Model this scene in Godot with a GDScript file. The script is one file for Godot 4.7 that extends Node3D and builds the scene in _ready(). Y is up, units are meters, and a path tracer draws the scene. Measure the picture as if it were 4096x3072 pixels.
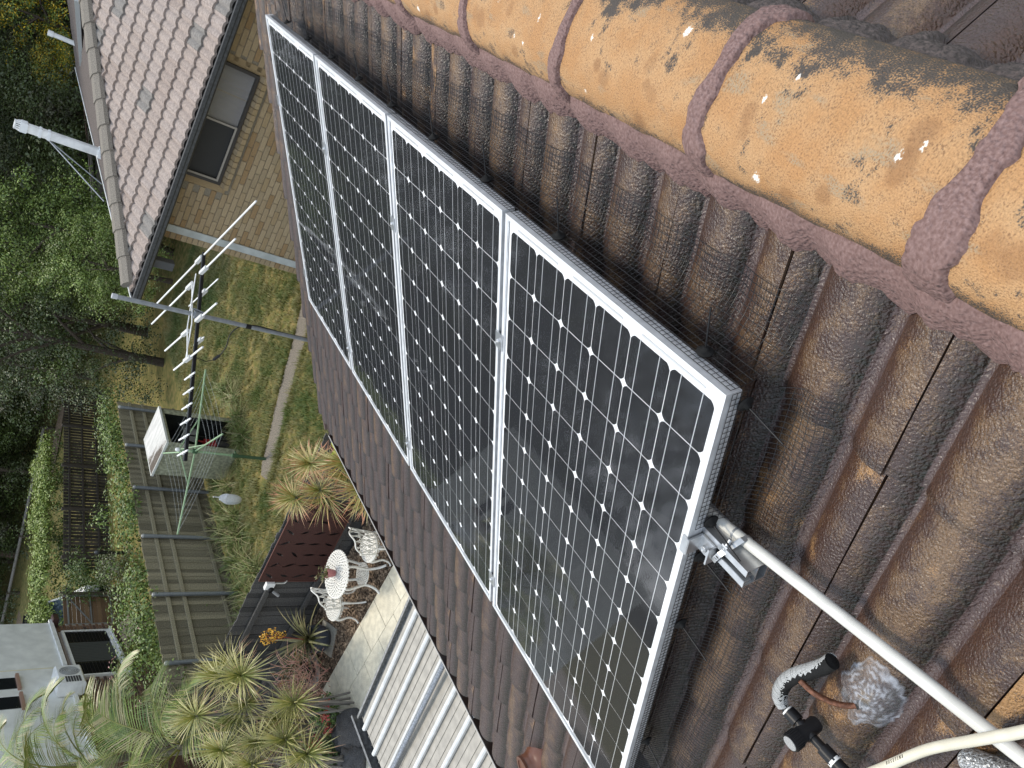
extends Node3D

# World: x runs along the ridge (away from the camera), y up, z up-slope across the ridge; metres.
const Y0 := 4.25            # height of the panels' top edge above the datum
const PITCH := 0.5235988    # 30 degrees
const LAWN := -1.2
const PATIO := -0.6
const BACK := -2.0
var rng := RandomNumberGenerator.new()
var used := {}
var noise := FastNoiseLite.new()


class MB:
	var v := PackedVector3Array()
	var n := PackedVector3Array()
	var uv := PackedVector2Array()
	var c := PackedColorArray()
	var i := PackedInt32Array()
	var col := Color(1, 1, 1)

	func put(p: Vector3, nn: Vector3, t := Vector2.ZERO) -> int:
		v.append(p); n.append(nn); uv.append(t); c.append(col)
		return v.size() - 1

	func f(a: int, b: int, d: int) -> void:   # counter-clockwise seen from outside
		i.append(a); i.append(d); i.append(b)

	func tri(a: Vector3, b: Vector3, d: Vector3) -> void:
		var nn := (b - a).cross(d - a).normalized()
		var k := put(a, nn, Vector2(0, 0)); put(b, nn, Vector2(1, 0)); put(d, nn, Vector2(0.5, 1))
		f(k, k + 1, k + 2)

	func quad(a: Vector3, b: Vector3, d: Vector3, e: Vector3) -> void:
		var nn := (d - a).cross(e - b).normalized()
		var k := put(a, nn, Vector2(0, 0)); put(b, nn, Vector2(1, 0)); put(d, nn, Vector2(1, 1)); put(e, nn, Vector2(0, 1))
		f(k, k + 1, k + 2); f(k, k + 2, k + 3)

	func box(x: Transform3D, s: Vector3, bev := 0.0) -> MB:
		var h := s / 2
		if bev <= 0.0:
			var p := []
			for k in 8:
				p.append(x * Vector3(h.x if k & 1 else -h.x, h.y if k & 2 else -h.y, h.z if k & 4 else -h.z))
			quad(p[4], p[5], p[7], p[6]); quad(p[1], p[0], p[2], p[3])
			quad(p[5], p[1], p[3], p[7]); quad(p[0], p[4], p[6], p[2])
			quad(p[6], p[7], p[3], p[2]); quad(p[0], p[1], p[5], p[4])
			return self
		# chamfered along the longest edges: prism of an octagon-like section
		var ax := 0
		if s.y > s[ax]: ax = 1
		if s.z > s[ax]: ax = 2
		var u := (ax + 1) % 3
		var w := (ax + 2) % 3
		var o := []
		var hu: float = h[u]
		var hw: float = h[w]
		for q in [Vector2(hu, -hw + bev), Vector2(hu, hw - bev), Vector2(hu - bev, hw), Vector2(-hu + bev, hw), Vector2(-hu, hw - bev), Vector2(-hu, -hw + bev), Vector2(-hu + bev, -hw), Vector2(hu - bev, -hw)]:
			o.append(q)
		var ring := func(e: float) -> Array:
			var r := []
			for q in o:
				var t := Vector3.ZERO
				t[ax] = e; t[u] = q.x; t[w] = q.y
				r.append(x * t)
			return r
		var r0: Array = ring.call(-h[ax])
		var r1: Array = ring.call(h[ax])
		for k in 8:
			var m := (k + 1) % 8
			quad(r0[k], r0[m], r1[m], r1[k])
		for k in range(1, 7):
			tri(r1[0], r1[k], r1[k + 1]); tri(r0[0], r0[k + 1], r0[k])
		return self

	func bx(cx: float, cy: float, cz: float, sx: float, sy: float, sz: float, bev := 0.0) -> MB:
		return box(Transform3D(Basis(), Vector3(cx, cy, cz)), Vector3(sx, sy, sz), bev)

	func beam(a: Vector3, b: Vector3, w: float, h: float, up := Vector3.UP, bev := 0.0) -> MB:
		var z := (b - a)
		var l := z.length()
		z = z / l
		var xx := up.cross(z).normalized()
		if xx.length() < 0.5: xx = Vector3.RIGHT
		return box(Transform3D(Basis(xx, z.cross(xx), z), (a + b) / 2), Vector3(w, h, l), bev)

	func tube(p: Array, r, sides := 8, caps := true, closed := false) -> MB:
		var m := p.size()
		var side := Vector3.ZERO
		var base := v.size()
		var len := 0.0
		for k in m:
			var t: Vector3
			if closed: t = p[(k + 1) % m] - p[(k + m - 1) % m]
			else: t = p[mini(k + 1, m - 1)] - p[maxi(k - 1, 0)]
			t = t.normalized()
			if side == Vector3.ZERO:
				side = t.cross(Vector3.UP)
				if side.length() < 0.1: side = t.cross(Vector3.RIGHT)
			side = (side - t * side.dot(t)).normalized()
			var up := side.cross(t)
			var rr: float = r[k] if r is Array or r is PackedFloat32Array else r
			if k > 0: len += (p[k] - p[k - 1]).length()
			for s in sides + 1:
				var a := TAU * s / sides
				var d := side * cos(a) + up * sin(a)
				put(p[k] + d * rr, d, Vector2(float(s) / sides, len))
		for k in (m if closed else m - 1):
			for s in sides:
				var a := base + k * (sides + 1) + s
				var b := base + ((k + 1) % m) * (sides + 1) + s
				f(a, b + 1, a + 1); f(a, b, b + 1)
		if caps and not closed:
			for e in 2:
				var k := 0 if e == 0 else m - 1
				var t: Vector3 = ((p[0] - p[1]) if e == 0 else (p[m - 1] - p[m - 2])).normalized()
				var cc := put(p[k], t)
				var first := v.size()
				for s in sides + 1: put(v[base + k * (sides + 1) + s], t)
				for s in sides:
					if e == 1: f(cc, first + s + 1, first + s)
					else: f(cc, first + s, first + s + 1)
		return self

	func grid(nu: int, nv: int, fn: Callable, flip := false) -> MB:   # fn(u, v) -> Vector3, normal du x dv
		var base := v.size()
		for a in nu + 1:
			for b in nv + 1:
				put(fn.call(float(a) / nu, float(b) / nv), Vector3.ZERO, Vector2(float(a) / nu, float(b) / nv))
		var w := nv + 1
		for a in nu + 1:
			for b in nv + 1:
				var du := v[base + mini(a + 1, nu) * w + b] - v[base + maxi(a - 1, 0) * w + b]
				var dv := v[base + a * w + mini(b + 1, nv)] - v[base + a * w + maxi(b - 1, 0)]
				var nn := du.cross(dv).normalized()
				n[base + a * w + b] = -nn if flip else nn
		for a in nu:
			for b in nv:
				var k := base + a * w + b
				if flip:
					f(k, k + 1, k + w + 1); f(k, k + w + 1, k + w)
				else:
					f(k, k + w, k + w + 1); f(k, k + w + 1, k + 1)
		return self

	func lathe(pr: Array, seg: int, x := Transform3D()) -> MB:   # profile of Vector2(radius, y), bottom to top
		var m := pr.size()
		var base := v.size()
		for k in m:
			var t: Vector2 = (pr[mini(k + 1, m - 1)] - pr[maxi(k - 1, 0)])
			var nr := Vector2(t.y, -t.x).normalized()
			for s in seg + 1:
				var a := TAU * s / seg
				put(x * Vector3(pr[k].x * cos(a), pr[k].y, -pr[k].x * sin(a)), (x.basis * Vector3(nr.x * cos(a), nr.y, -nr.x * sin(a))).normalized(), Vector2(float(s) / seg, float(k) / (m - 1)))
		for k in m - 1:
			for s in seg:
				var a := base + k * (seg + 1) + s
				var b := a + seg + 1
				f(a, a + 1, b + 1); f(a, b + 1, b)
		return self

	func annulus(ct: Vector3, ux: Vector3, uy: Vector3, r0: float, r1: float, seg: int, th: float) -> MB:
		var nn := ux.cross(uy).normalized() * th
		for s in seg:
			var a := TAU * s / seg
			var b := TAU * (s + 1) / seg
			var da := ux * cos(a) + uy * sin(a)
			var db := ux * cos(b) + uy * sin(b)
			quad(ct + da * r0 + nn, ct + da * r1 + nn, ct + db * r1 + nn, ct + db * r0 + nn)
			quad(ct + da * r1 - nn, ct + db * r1 - nn, ct + db * r1 + nn, ct + da * r1 + nn)
			quad(ct + db * r0 - nn, ct + da * r0 - nn, ct + da * r0 + nn, ct + db * r0 + nn)
		return self

	func poly(p: PackedVector2Array, x: Transform3D, th: float) -> MB:   # flat shape in the xy plane of x, thickness along z
		var ids := Geometry2D.triangulate_polygon(p)
		var h := Vector3(0, 0, th / 2)
		for k in range(0, ids.size(), 3):
			var a := p[ids[k]]
			var b := p[ids[k + 1]]
			var d := p[ids[k + 2]]
			if (b - a).cross(d - a) < 0:
				var s := b
				b = d; d = s
			tri(x * (Vector3(a.x, a.y, 0) + h), x * (Vector3(b.x, b.y, 0) + h), x * (Vector3(d.x, d.y, 0) + h))
			tri(x * (Vector3(a.x, a.y, 0) - h), x * (Vector3(d.x, d.y, 0) - h), x * (Vector3(b.x, b.y, 0) - h))
		var cw := Geometry2D.is_polygon_clockwise(p)
		for k in p.size():
			var a := p[k]
			var b := p[(k + 1) % p.size()]
			if cw:
				var s := a
				a = b; b = s
			quad(x * (Vector3(a.x, a.y, 0) - h), x * (Vector3(b.x, b.y, 0) - h), x * (Vector3(b.x, b.y, 0) + h), x * (Vector3(a.x, a.y, 0) + h))
		return self

	func mesh() -> ArrayMesh:
		var a := []
		a.resize(Mesh.ARRAY_MAX)
		a[Mesh.ARRAY_VERTEX] = v; a[Mesh.ARRAY_NORMAL] = n; a[Mesh.ARRAY_TEX_UV] = uv; a[Mesh.ARRAY_COLOR] = c; a[Mesh.ARRAY_INDEX] = i
		var m := ArrayMesh.new()
		m.add_surface_from_arrays(Mesh.PRIMITIVE_TRIANGLES, a)
		return m


# ---------------------------------------------------------------- scene helpers
func numbered(called: String) -> String:
	var k: int = used.get(called, 0)
	used[called] = k + 1
	return called if k == 0 else "%s_%03d" % [called, k]


func tag(o: Node3D, label: String, category: String, group := "") -> Node3D:
	o.set_meta("label", label)
	o.set_meta("category", category)
	if group: o.set_meta("group", group)
	return o


func thing(called: String, label: String, category: String, at := Vector3.ZERO, group := "", basis := Basis()) -> Node3D:
	var o := Node3D.new()
	o.name = numbered(called)
	add_child(o)
	o.transform = Transform3D(basis, at)
	return tag(o, label, category, group)


func obj(called: String, shape, m: Material, parent: Node = self, at := Transform3D()) -> MeshInstance3D:
	var o := MeshInstance3D.new()
	o.mesh = shape.mesh() if shape is MB else shape
	o.material_override = m
	o.name = numbered(called) if parent == self else called
	parent.add_child(o, true)
	o.transform = at
	return o


func struct(called: String, shape, m: Material, parent: Node = self) -> MeshInstance3D:
	var o := obj(called, shape, m, parent)
	o.set_meta("kind", "structure")
	return o


func V(x: float, y: float, z: float) -> Vector3:
	return Vector3(x, y, z)


func roof_basis() -> Basis:   # x along the ridge, y out of the roof, z up-slope
	return Basis(Vector3.RIGHT, -PITCH)


func rp(s: float, d: float, nn: float) -> Vector3:   # a point given along the ridge, down the slope from the panels' top edge, and out of the panels' plane
	return V(s, Y0 - sin(PITCH) * d + cos(PITCH) * nn, -cos(PITCH) * d - sin(PITCH) * nn)


func sm(a: float, b: float, x: float) -> float:
	return smoothstep(a, b, x)


# ---------------------------------------------------------------- materials
func lin(r: float, g: float, b: float, a := 1.0) -> Color:
	var c := Color(r, g, b).linear_to_srgb()
	c.a = a
	return c


func ntex(freq: float, lo: float, hi: float, sd: int, oct := 4, size := 256, tint := Color(1, 1, 1), tint2 := Color(1, 1, 1)) -> NoiseTexture2D:
	var t := NoiseTexture2D.new()
	t.width = size; t.height = size
	t.seamless = true
	var f := FastNoiseLite.new()
	f.seed = sd; f.frequency = freq; f.fractal_octaves = oct
	f.noise_type = FastNoiseLite.TYPE_SIMPLEX_SMOOTH
	t.noise = f
	var g := Gradient.new()
	g.offsets = PackedFloat32Array([0.2, 0.8])
	g.colors = PackedColorArray([Color(tint.r * lo, tint.g * lo, tint.b * lo), Color(tint2.r * hi, tint2.g * hi, tint2.b * hi)])
	t.color_ramp = g
	return t


func nrm(freq: float, strength: float, sd: int, size := 256, oct := 3) -> NoiseTexture2D:
	var t := NoiseTexture2D.new()
	t.width = size; t.height = size
	t.seamless = true
	t.as_normal_map = true
	t.bump_strength = strength
	var f := FastNoiseLite.new()
	f.seed = sd; f.frequency = freq; f.fractal_octaves = oct
	t.noise = f
	return t


var T := {}
func mat(r: float, g: float, b: float, rough := 0.7, metal := 0.0, tex: Texture2D = null, scale := 1.0, bump: Texture2D = null, bs := 1.0, world := true) -> StandardMaterial3D:
	var m := StandardMaterial3D.new()
	m.albedo_color = lin(r, g, b)
	m.roughness = rough
	m.metallic = metal
	if tex or bump:
		m.uv1_triplanar = true
		m.uv1_world_triplanar = world
		m.uv1_scale = Vector3.ONE * scale
	if tex: m.albedo_texture = tex
	if bump:
		m.normal_enabled = true
		m.normal_texture = bump
		m.normal_scale = bs
	return m


func leafmat(rough := 0.5, back := 0.35) -> StandardMaterial3D:
	var m := StandardMaterial3D.new()
	m.vertex_color_use_as_albedo = true
	m.roughness = rough
	m.backlight_enabled = true
	m.backlight = Color(back, back, back * 0.4)
	m.cull_mode = BaseMaterial3D.CULL_DISABLED
	return m


var M := {}
func make_materials() -> void:
	T.soft = ntex(0.02, 0.90, 1.0, 11)
	T.blotch = ntex(0.02, 0.72, 1.0, 11)
	T.fine = ntex(0.08, 0.6, 1.0, 12, 5)
	T.streak = ntex(0.05, 0.72, 1.0, 13, 4)
	T.nfine = nrm(0.12, 6.0, 21)
	T.nmid = nrm(0.04, 8.0, 22)
	M.frame = mat(0.74, 0.75, 0.76, 0.4, 0.25, T.soft, 3.0)
	M.side = mat(0.60, 0.61, 0.62, 0.45, 0.35, T.soft, 4.0)
	M.sheet = mat(0.74, 0.75, 0.76, 0.8)
	M.sheet.metallic_specular = 0.1
	M.ribbon = mat(0.62, 0.63, 0.64, 0.35, 0.5)
	M.wire = mat(0.010, 0.010, 0.011, 0.3)
	M.black = mat(0.012, 0.012, 0.013, 0.4)
	M.rubber = mat(0.012, 0.012, 0.012, 0.75, 0.0, null, 1.0, T.nfine, 0.4)
	M.rubber.metallic_specular = 0.25
	M.black.metallic_specular = 0.35
	M.alu = mat(0.58, 0.59, 0.60, 0.32, 0.85, T.soft, 6.0)
	M.steel = mat(0.50, 0.51, 0.52, 0.42, 0.8)
	M.galv = mat(0.30, 0.32, 0.34, 0.5, 0.55, T.soft, 4.0)
	M.pvc = mat(0.64, 0.63, 0.58, 0.4, 0.0, T.soft, 2.5)
	M.hose = mat(0.66, 0.62, 0.50, 0.42, 0.0, T.soft, 3.0)
	M.copper = mat(0.30, 0.13, 0.075, 0.38, 0.6, T.fine, 5.0)
	M.mortar = mat(0.225, 0.145, 0.132, 0.8, 0.0, ntex(0.09, 0.74, 1.0, 31, 5, 512, Color(1.0, 0.92, 0.90)), 3.0, T.nfine, 0.7)
	M.dark = mat(0.02, 0.018, 0.017, 0.9)
	M.gutter = mat(0.055, 0.035, 0.028, 0.35, 0.0, T.soft, 2.0)
	M.gutter_edge = mat(0.40, 0.38, 0.35, 0.5)
	M.white = mat(0.78, 0.78, 0.76, 0.5, 0.0, T.soft, 0.7)
	M.iron = mat(0.76, 0.74, 0.68, 0.5, 0.0, T.soft, 5.0)
	M.paving = mat(0.66, 0.61, 0.48, 0.75, 0.0, T.soft, 1.6)
	M.leaf = leafmat()
	M.gloss = leafmat(0.38, 0.3)
	M.bark = mat(0.10, 0.075, 0.055, 0.9, 0.0, T.fine, 2.0, T.nmid, 1.5)
	M.stem = mat(0.26, 0.24, 0.21, 0.85, 0.0, T.fine, 6.0)
	M.glass_dark = mat(0.012, 0.014, 0.016, 0.08)
	M.glass_dark.metallic_specular = 0.6
	M.pane = StandardMaterial3D.new()
	M.pane.transparency = BaseMaterial3D.TRANSPARENCY_ALPHA
	M.pane.albedo_color = Color(1, 1, 1, 0.02)
	M.pane.roughness = 0.035
	M.pane.metallic_specular = 0.4
	M.pane.normal_enabled = true
	M.pane.normal_texture = nrm(0.02, 1.0, 23, 256, 2)
	M.pane.normal_scale = 0.03
	M.pane.uv1_scale = V(6, 12, 1)
	M.cell = []
	for k in 5:
		var t := 0.8 + 0.1 * k
		M.cell.append(mat(0.0014 * t, 0.0025 * t, 0.0056 * (0.8 + 0.08 * k), 0.6, 0.0, T.soft, 3.0))
		M.cell[k].metallic_specular = 0.05


func _ready() -> void:
	rng.seed = 7
	noise.seed = 5
	noise.frequency = 1.0
	noise.fractal_octaves = 3
	# camera: a phone held sideways over the ridge
	var cam := Camera3D.new()
	cam.name = "camera"
	add_child(cam)
	cam.transform = Transform3D(Basis(V(-0.4733, -0.7441, 0.4717), V(0.5475, 0.1714, 0.8190), V(-0.6901, 0.6458, 0.3262)).orthonormalized(), V(-0.6773, 5.3322, 0.2504))
	cam.fov = 55.476
	cam.near = 0.02
	cam.far = 400.0
	cam.current = true
	# sky: bright broken cloud with blue between
	var we := WorldEnvironment.new()
	we.name = "sky"
	var env := Environment.new()
	env.background_mode = Environment.BG_SKY
	var sk := ProceduralSkyMaterial.new()
	sk.sky_top_color = Color(0.60, 0.67, 0.75)
	sk.sky_horizon_color = Color(0.88, 0.90, 0.92)
	sk.sky_curve = 0.12
	sk.ground_bottom_color = Color(0.22, 0.22, 0.18)
	sk.ground_horizon_color = Color(0.45, 0.47, 0.45)
	sk.sun_angle_max = 40.0
	sk.sky_cover = cloud_cover()
	sk.sky_cover_modulate = Color(1, 1, 1, 1)
	sk.energy_multiplier = 1.15
	var sky := Sky.new()
	sky.sky_material = sk
	env.sky = sky
	env.tonemap_mode = Environment.TONE_MAPPER_LINEAR
	env.tonemap_exposure = 1.9
	env.sdfgi_enabled = true
	env.ssao_enabled = true
	env.ssil_enabled = true
	we.environment = env
	add_child(we)
	var sun := DirectionalLight3D.new()
	sun.name = "sun"
	sun.light_energy = 0.5
	sun.light_color = Color(1.0, 0.96, 0.9)
	sun.light_angular_distance = 12.0
	sun.shadow_enabled = true
	add_child(sun)
	sun.look_at_from_position(V(0.22, 0.88, -0.30) * 50.0, Vector3.ZERO, Vector3.UP)

	make_materials()
	build_ground()
	build_house()
	build_neighbour()
	build_far_house()
	build_fences()
	build_panels()
	build_mesh_guard()
	build_pipework()
	build_antenna()
	build_yard()
	build_patio()
	build_plants()
	build_forest()
	for o in find_children("*", "GeometryInstance3D", true, false):
		o.cast_shadow = GeometryInstance3D.SHADOW_CASTING_SETTING_ON


func cloud_cover() -> Texture2D:
	var w := 512
	var h := 256
	var im := Image.create(w, h, false, Image.FORMAT_RGBA8)
	var f := FastNoiseLite.new()
	f.seed = 4; f.frequency = 1.1; f.fractal_octaves = 5
	for y in h:
		var el := PI / 2 - PI * (y + 0.5) / h
		for x in w:
			var a := TAU * x / w
			var e := sin(maxf(el, 0.0)) + 0.18
			var p := V(cos(a) * cos(el), 0, sin(a) * cos(el)) / e
			var q := f.get_noise_3d(p.x, 3.0, p.z)
			var k := sm(-0.25, 0.25, q) * 0.8
			var lum := 0.68 + 0.22 * sm(-0.1, 0.5, f.get_noise_3d(p.x * 1.7, 9.0, p.z * 1.7))
			im.set_pixel(x, y, Color(lum, lum, lum * 1.01, k if el > 0 else 0.0))
	return ImageTexture.create_from_image(im)


# ---------------------------------------------------------------- ground
func build_ground() -> void:
	# lawn and the lower ground behind it, one sheet to the horizon
	var lt := ntex(0.035, 1.0, 1.0, 41, 5, 512, Color(0.36, 0.38, 0.15), Color(0.60, 0.52, 0.33))
	var lawn := mat(0.72, 0.72, 0.62, 0.95, 0.0, lt, 0.22)
	lawn.detail_enabled = true
	var b := MB.new()
	b.grid(100, 110, func(u: float, v: float):
		var x := -60.0 + 240.0 * u
		var z := 90.0 - 240.0 * v
		return V(x, ground_y(x, z), z))
	struct("ground", b, lawn)
	# worn concrete path to the clothesline
	var pth := [Vector2(14.3, -4.6), Vector2(13.2, -5.3), Vector2(12.75, -6.2), Vector2(12.5, -6.95), Vector2(12.25, -7.6), Vector2(11.95, -8.2), Vector2(11.72, -8.75), Vector2(11.6, -9.05)]
	var pb := MB.new()
	var m := pth.size()
	pb.grid((m - 1) * 6, 4, func(u: float, v: float):
		var t: float = u * (m - 1)
		var k := mini(int(t), m - 2)
		var p: Vector2 = pth[k].lerp(pth[k + 1], t - k)
		var d: Vector2 = (pth[k + 1] - pth[k]).normalized()
		var wd := 0.27 + 0.05 * noise.get_noise_2d(t * 3.0, 4.0 * v) - 0.08 * sm(0.9, 1.0, u)
		p += Vector2(-d.y, d.x) * (v - 0.5) * -2.0 * wd
		return V(p.x, LAWN + 0.012 + 0.004 * noise.get_noise_2d(t * 5.0, v * 3.0), p.y), true)
	struct("path", pb, mat(0.33, 0.285, 0.225, 0.95, 0.0, T.fine, 1.5, T.nfine, 1.0))
	# leaf-littered driveway beyond the second hedge
	var db := MB.new()
	db.grid(24, 6, func(u: float, v: float):
		var a := V(36.0, 0, -23.5).lerp(V(27.5, 0, -36.5), u)
		var w := V(0.84, 0, 0.54) * (v - 0.5) * 4.2
		var p := a + w
		return V(p.x, BACK + 0.02, p.z))
	struct("driveway", db, mat(0.34, 0.24, 0.15, 0.95, 0.0, ntex(0.11, 0.5, 1.0, 47, 5, 512), 0.8, T.nfine, 1.0))
	# blades standing in the lawn
	var g := MB.new()
	for k in 6:
		var a := TAU * k / 6.0 + 0.4 * k
		var r := 0.018 + 0.006 * (k % 3)
		var p := V(cos(a), 0, sin(a)) * r
		var side := V(-sin(a), 0, cos(a)) * 0.006
		var tip := p * 2.6 + V(0, 0.05 + 0.014 * (k % 2), 0)
		g.tri(p - side, p + side, tip)
	var mm := MultiMesh.new()
	mm.transform_format = MultiMesh.TRANSFORM_3D
	mm.use_colors = true
	mm.mesh = g.mesh()
	var xs := []
	var cs := []
	while xs.size() < 42000:
		var x := rng.randf_range(7.1, 22.0)
		var z := rng.randf_range(-11.3, -1.0)
		if x > 10.9 and z > -4.2: continue
		var q := noise.get_noise_2d(x * 0.5, z * 0.5) + 0.6 * noise.get_noise_2d(x * 1.7 + 9, z * 1.7)
		var near_path := on_path(x, z, pth)
		if near_path < 0.28: continue
		if q < -0.28 and rng.randf() < 0.75: continue
		var s := rng.randf_range(0.7, 1.5) * (1.35 if near_path < 0.5 else 1.0)
		xs.append(Transform3D(Basis(Vector3.UP, rng.randf() * TAU).scaled(V(s, s * rng.randf_range(0.6, 1.3), s)), V(x, ground_y(x, z), z)))
		var dry := clampf(0.42 - q * 0.9 + rng.randf_range(-0.25, 0.25), 0.0, 1.0)
		cs.append(Color(0.10, 0.145, 0.03).lerp(Color(0.32, 0.265, 0.12), dry))
	mm.instance_count = xs.size()
	for k in xs.size():
		mm.set_instance_transform(k, xs[k])
		mm.set_instance_color(k, cs[k])
	var mi := MultiMeshInstance3D.new()
	mi.multimesh = mm
	mi.material_override = M.leaf
	mi.name = "grass"
	add_child(mi)
	mi.set_meta("kind", "stuff")
	tag(mi, "short patchy lawn grass between the two houses", "grass")


func on_path(x: float, z: float, p: Array) -> float:
	var best := 99.0
	for k in p.size() - 1:
		best = minf(best, Vector2(x, z).distance_to(Geometry2D.get_closest_point_to_segment(Vector2(x, z), p[k], p[k + 1])))
	return best


func ground_y(x: float, z: float) -> float:
	var t := sm(-11.5, -14.0, z)
	var far := sm(24.0, 60.0, Vector2(x, z).length())
	return lerpf(LAWN, BACK, t) + 0.03 * noise.get_noise_2d(x * 0.6, z * 0.6) * (1.0 + 6.0 * far)


# ---------------------------------------------------------------- our house and its tiles
const GAUGE := 0.322
func roll(u: float) -> float:   # height of the tile profile, u in metres from the side lap
	var q := fposmod(u, 0.3)
	var a := absf(q - 0.0165)
	a = minf(a, absf(q - 0.3165))
	var b := absf(q - 0.1735)
	var t := minf(a, b) / 0.068
	return 0.036 * pow(maxf(0.0, 1.0 - pow(t, 2.3)), 0.72)


func tile_n(s: float) -> float:
	return -0.197 + roll(s + 0.225)


func tile_mesh(u0 := 0.0, u1 := 0.2965, nu := 34, l := 0.375) -> ArrayMesh:   # origin at the lap, front edge at z = 0, running up-slope to z = -... ; x along ridge, y out
	var b := MB.new()
	var rise := 0.024
	b.grid(nu, 4, func(u: float, v: float):
		var x := lerpf(u0, u1, u)
		var zz := l * (1.0 - v)                      # distance up-slope from the front
		var lip := 0.003 * sm(0.02, 0.0, zz)
		return V(x, roll(x) + rise * (1.0 - zz / l) - lip, zz))
	# front face and the two sides
	for k in nu:
		var xa := lerpf(u0, u1, float(k) / nu)
		var xb := lerpf(u0, u1, float(k + 1) / nu)
		var ya := roll(xa) + rise - 0.003
		var yb := roll(xb) + rise - 0.003
		b.quad(V(xb, yb - 0.02, 0), V(xa, ya - 0.02, 0), V(xa, ya, 0), V(xb, yb, 0))
	for e in 2:
		var x := u0 if e == 0 else u1
		var y := roll(x)
		var q := [V(x, y + rise - 0.02, 0), V(x, y + rise, 0), V(x, y, l), V(x, y - 0.02, l)]
		if e == 1: b.quad(q[0], q[1], q[2], q[3])
		else: b.quad(q[0], q[3], q[2], q[1])
	return b.mesh()


func tile_texture(sd: int, w_gap: float, w_big: float, ochre: float) -> Texture2D:
	var w := 240
	var h := 300
	var im := Image.create(w, h, false, Image.FORMAT_RGB8)
	var f := FastNoiseLite.new()
	f.seed = sd; f.fractal_octaves = 4; f.frequency = 1.0
	var g := FastNoiseLite.new()
	g.seed = sd + 50; g.fractal_octaves = 2; g.frequency = 1.0
	var paint := Color(0.052, 0.031, 0.027)
	var pan := Color(0.080, 0.053, 0.049)
	var rust := Color(0.068, 0.029, 0.014)
	var tan_c := Color(0.150, 0.092, 0.050)
	var och := Color(0.33, 0.185, 0.078)
	var moss := Color(0.026, 0.022, 0.017)
	for y in h:
		var v := float(y) / h
		for x in w:
			var u := 0.2965 * x / w
			var tg := (u - 0.0165) / 0.066 if u < 0.1 else (u - 0.3165) / 0.066
			var tb := (u - 0.1735) / 0.066
			var lo := f.get_noise_2d(u * 14.0, v * 3.5)
			var hi := g.get_noise_2d(u * 520.0, v * 170.0)
			var mid := f.get_noise_2d(u * 60.0 + 5.0, v * 18.0)
			var c: Color
			var big := absf(tb) < 1.0
			var t := tb if big else tg
			if absf(t) >= 1.0:
				c = pan
				if lo > 0.22: c = c.lerp(tan_c, 0.55 * sm(-0.1, 0.4, hi))
			else:
				var wear := (w_big if big else w_gap)
				var crown := 1.0 - t * t
				c = paint.lerp(rust, sm(0.1, 0.75, t) * (0.65 + 0.5 * lo))      # the slope that faces the weather goes rusty
				c = c.lerp(moss, sm(0.35, 0.95, -t) * (0.75 + mid))
				var a := wear * crown + 0.55 * lo + 0.25 * mid - 0.15
				c = c.lerp(tan_c, 0.9 * sm(0.25, 0.85, a + 0.55 * hi))
				c = c.lerp(och, sm(0.05, 0.35, ochre * (0.5 + crown) + 0.9 * f.get_noise_2d(u * 9.0 + 30.0, v * 2.0) - 0.55 + 0.35 * hi))
				c = c.lerp(moss, 0.6 * sm(0.25, 0.6, -hi + 0.35 * mid))
			c = c * (0.92 + 0.34 * hi + 0.15 * mid)
			if v > 0.955: c = c * 0.72                                           # grime held on the front lip
			c.a = 1.0
			im.set_pixel(x, y, c.clamp().linear_to_srgb())
	return ImageTexture.create_from_image(im)


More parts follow.
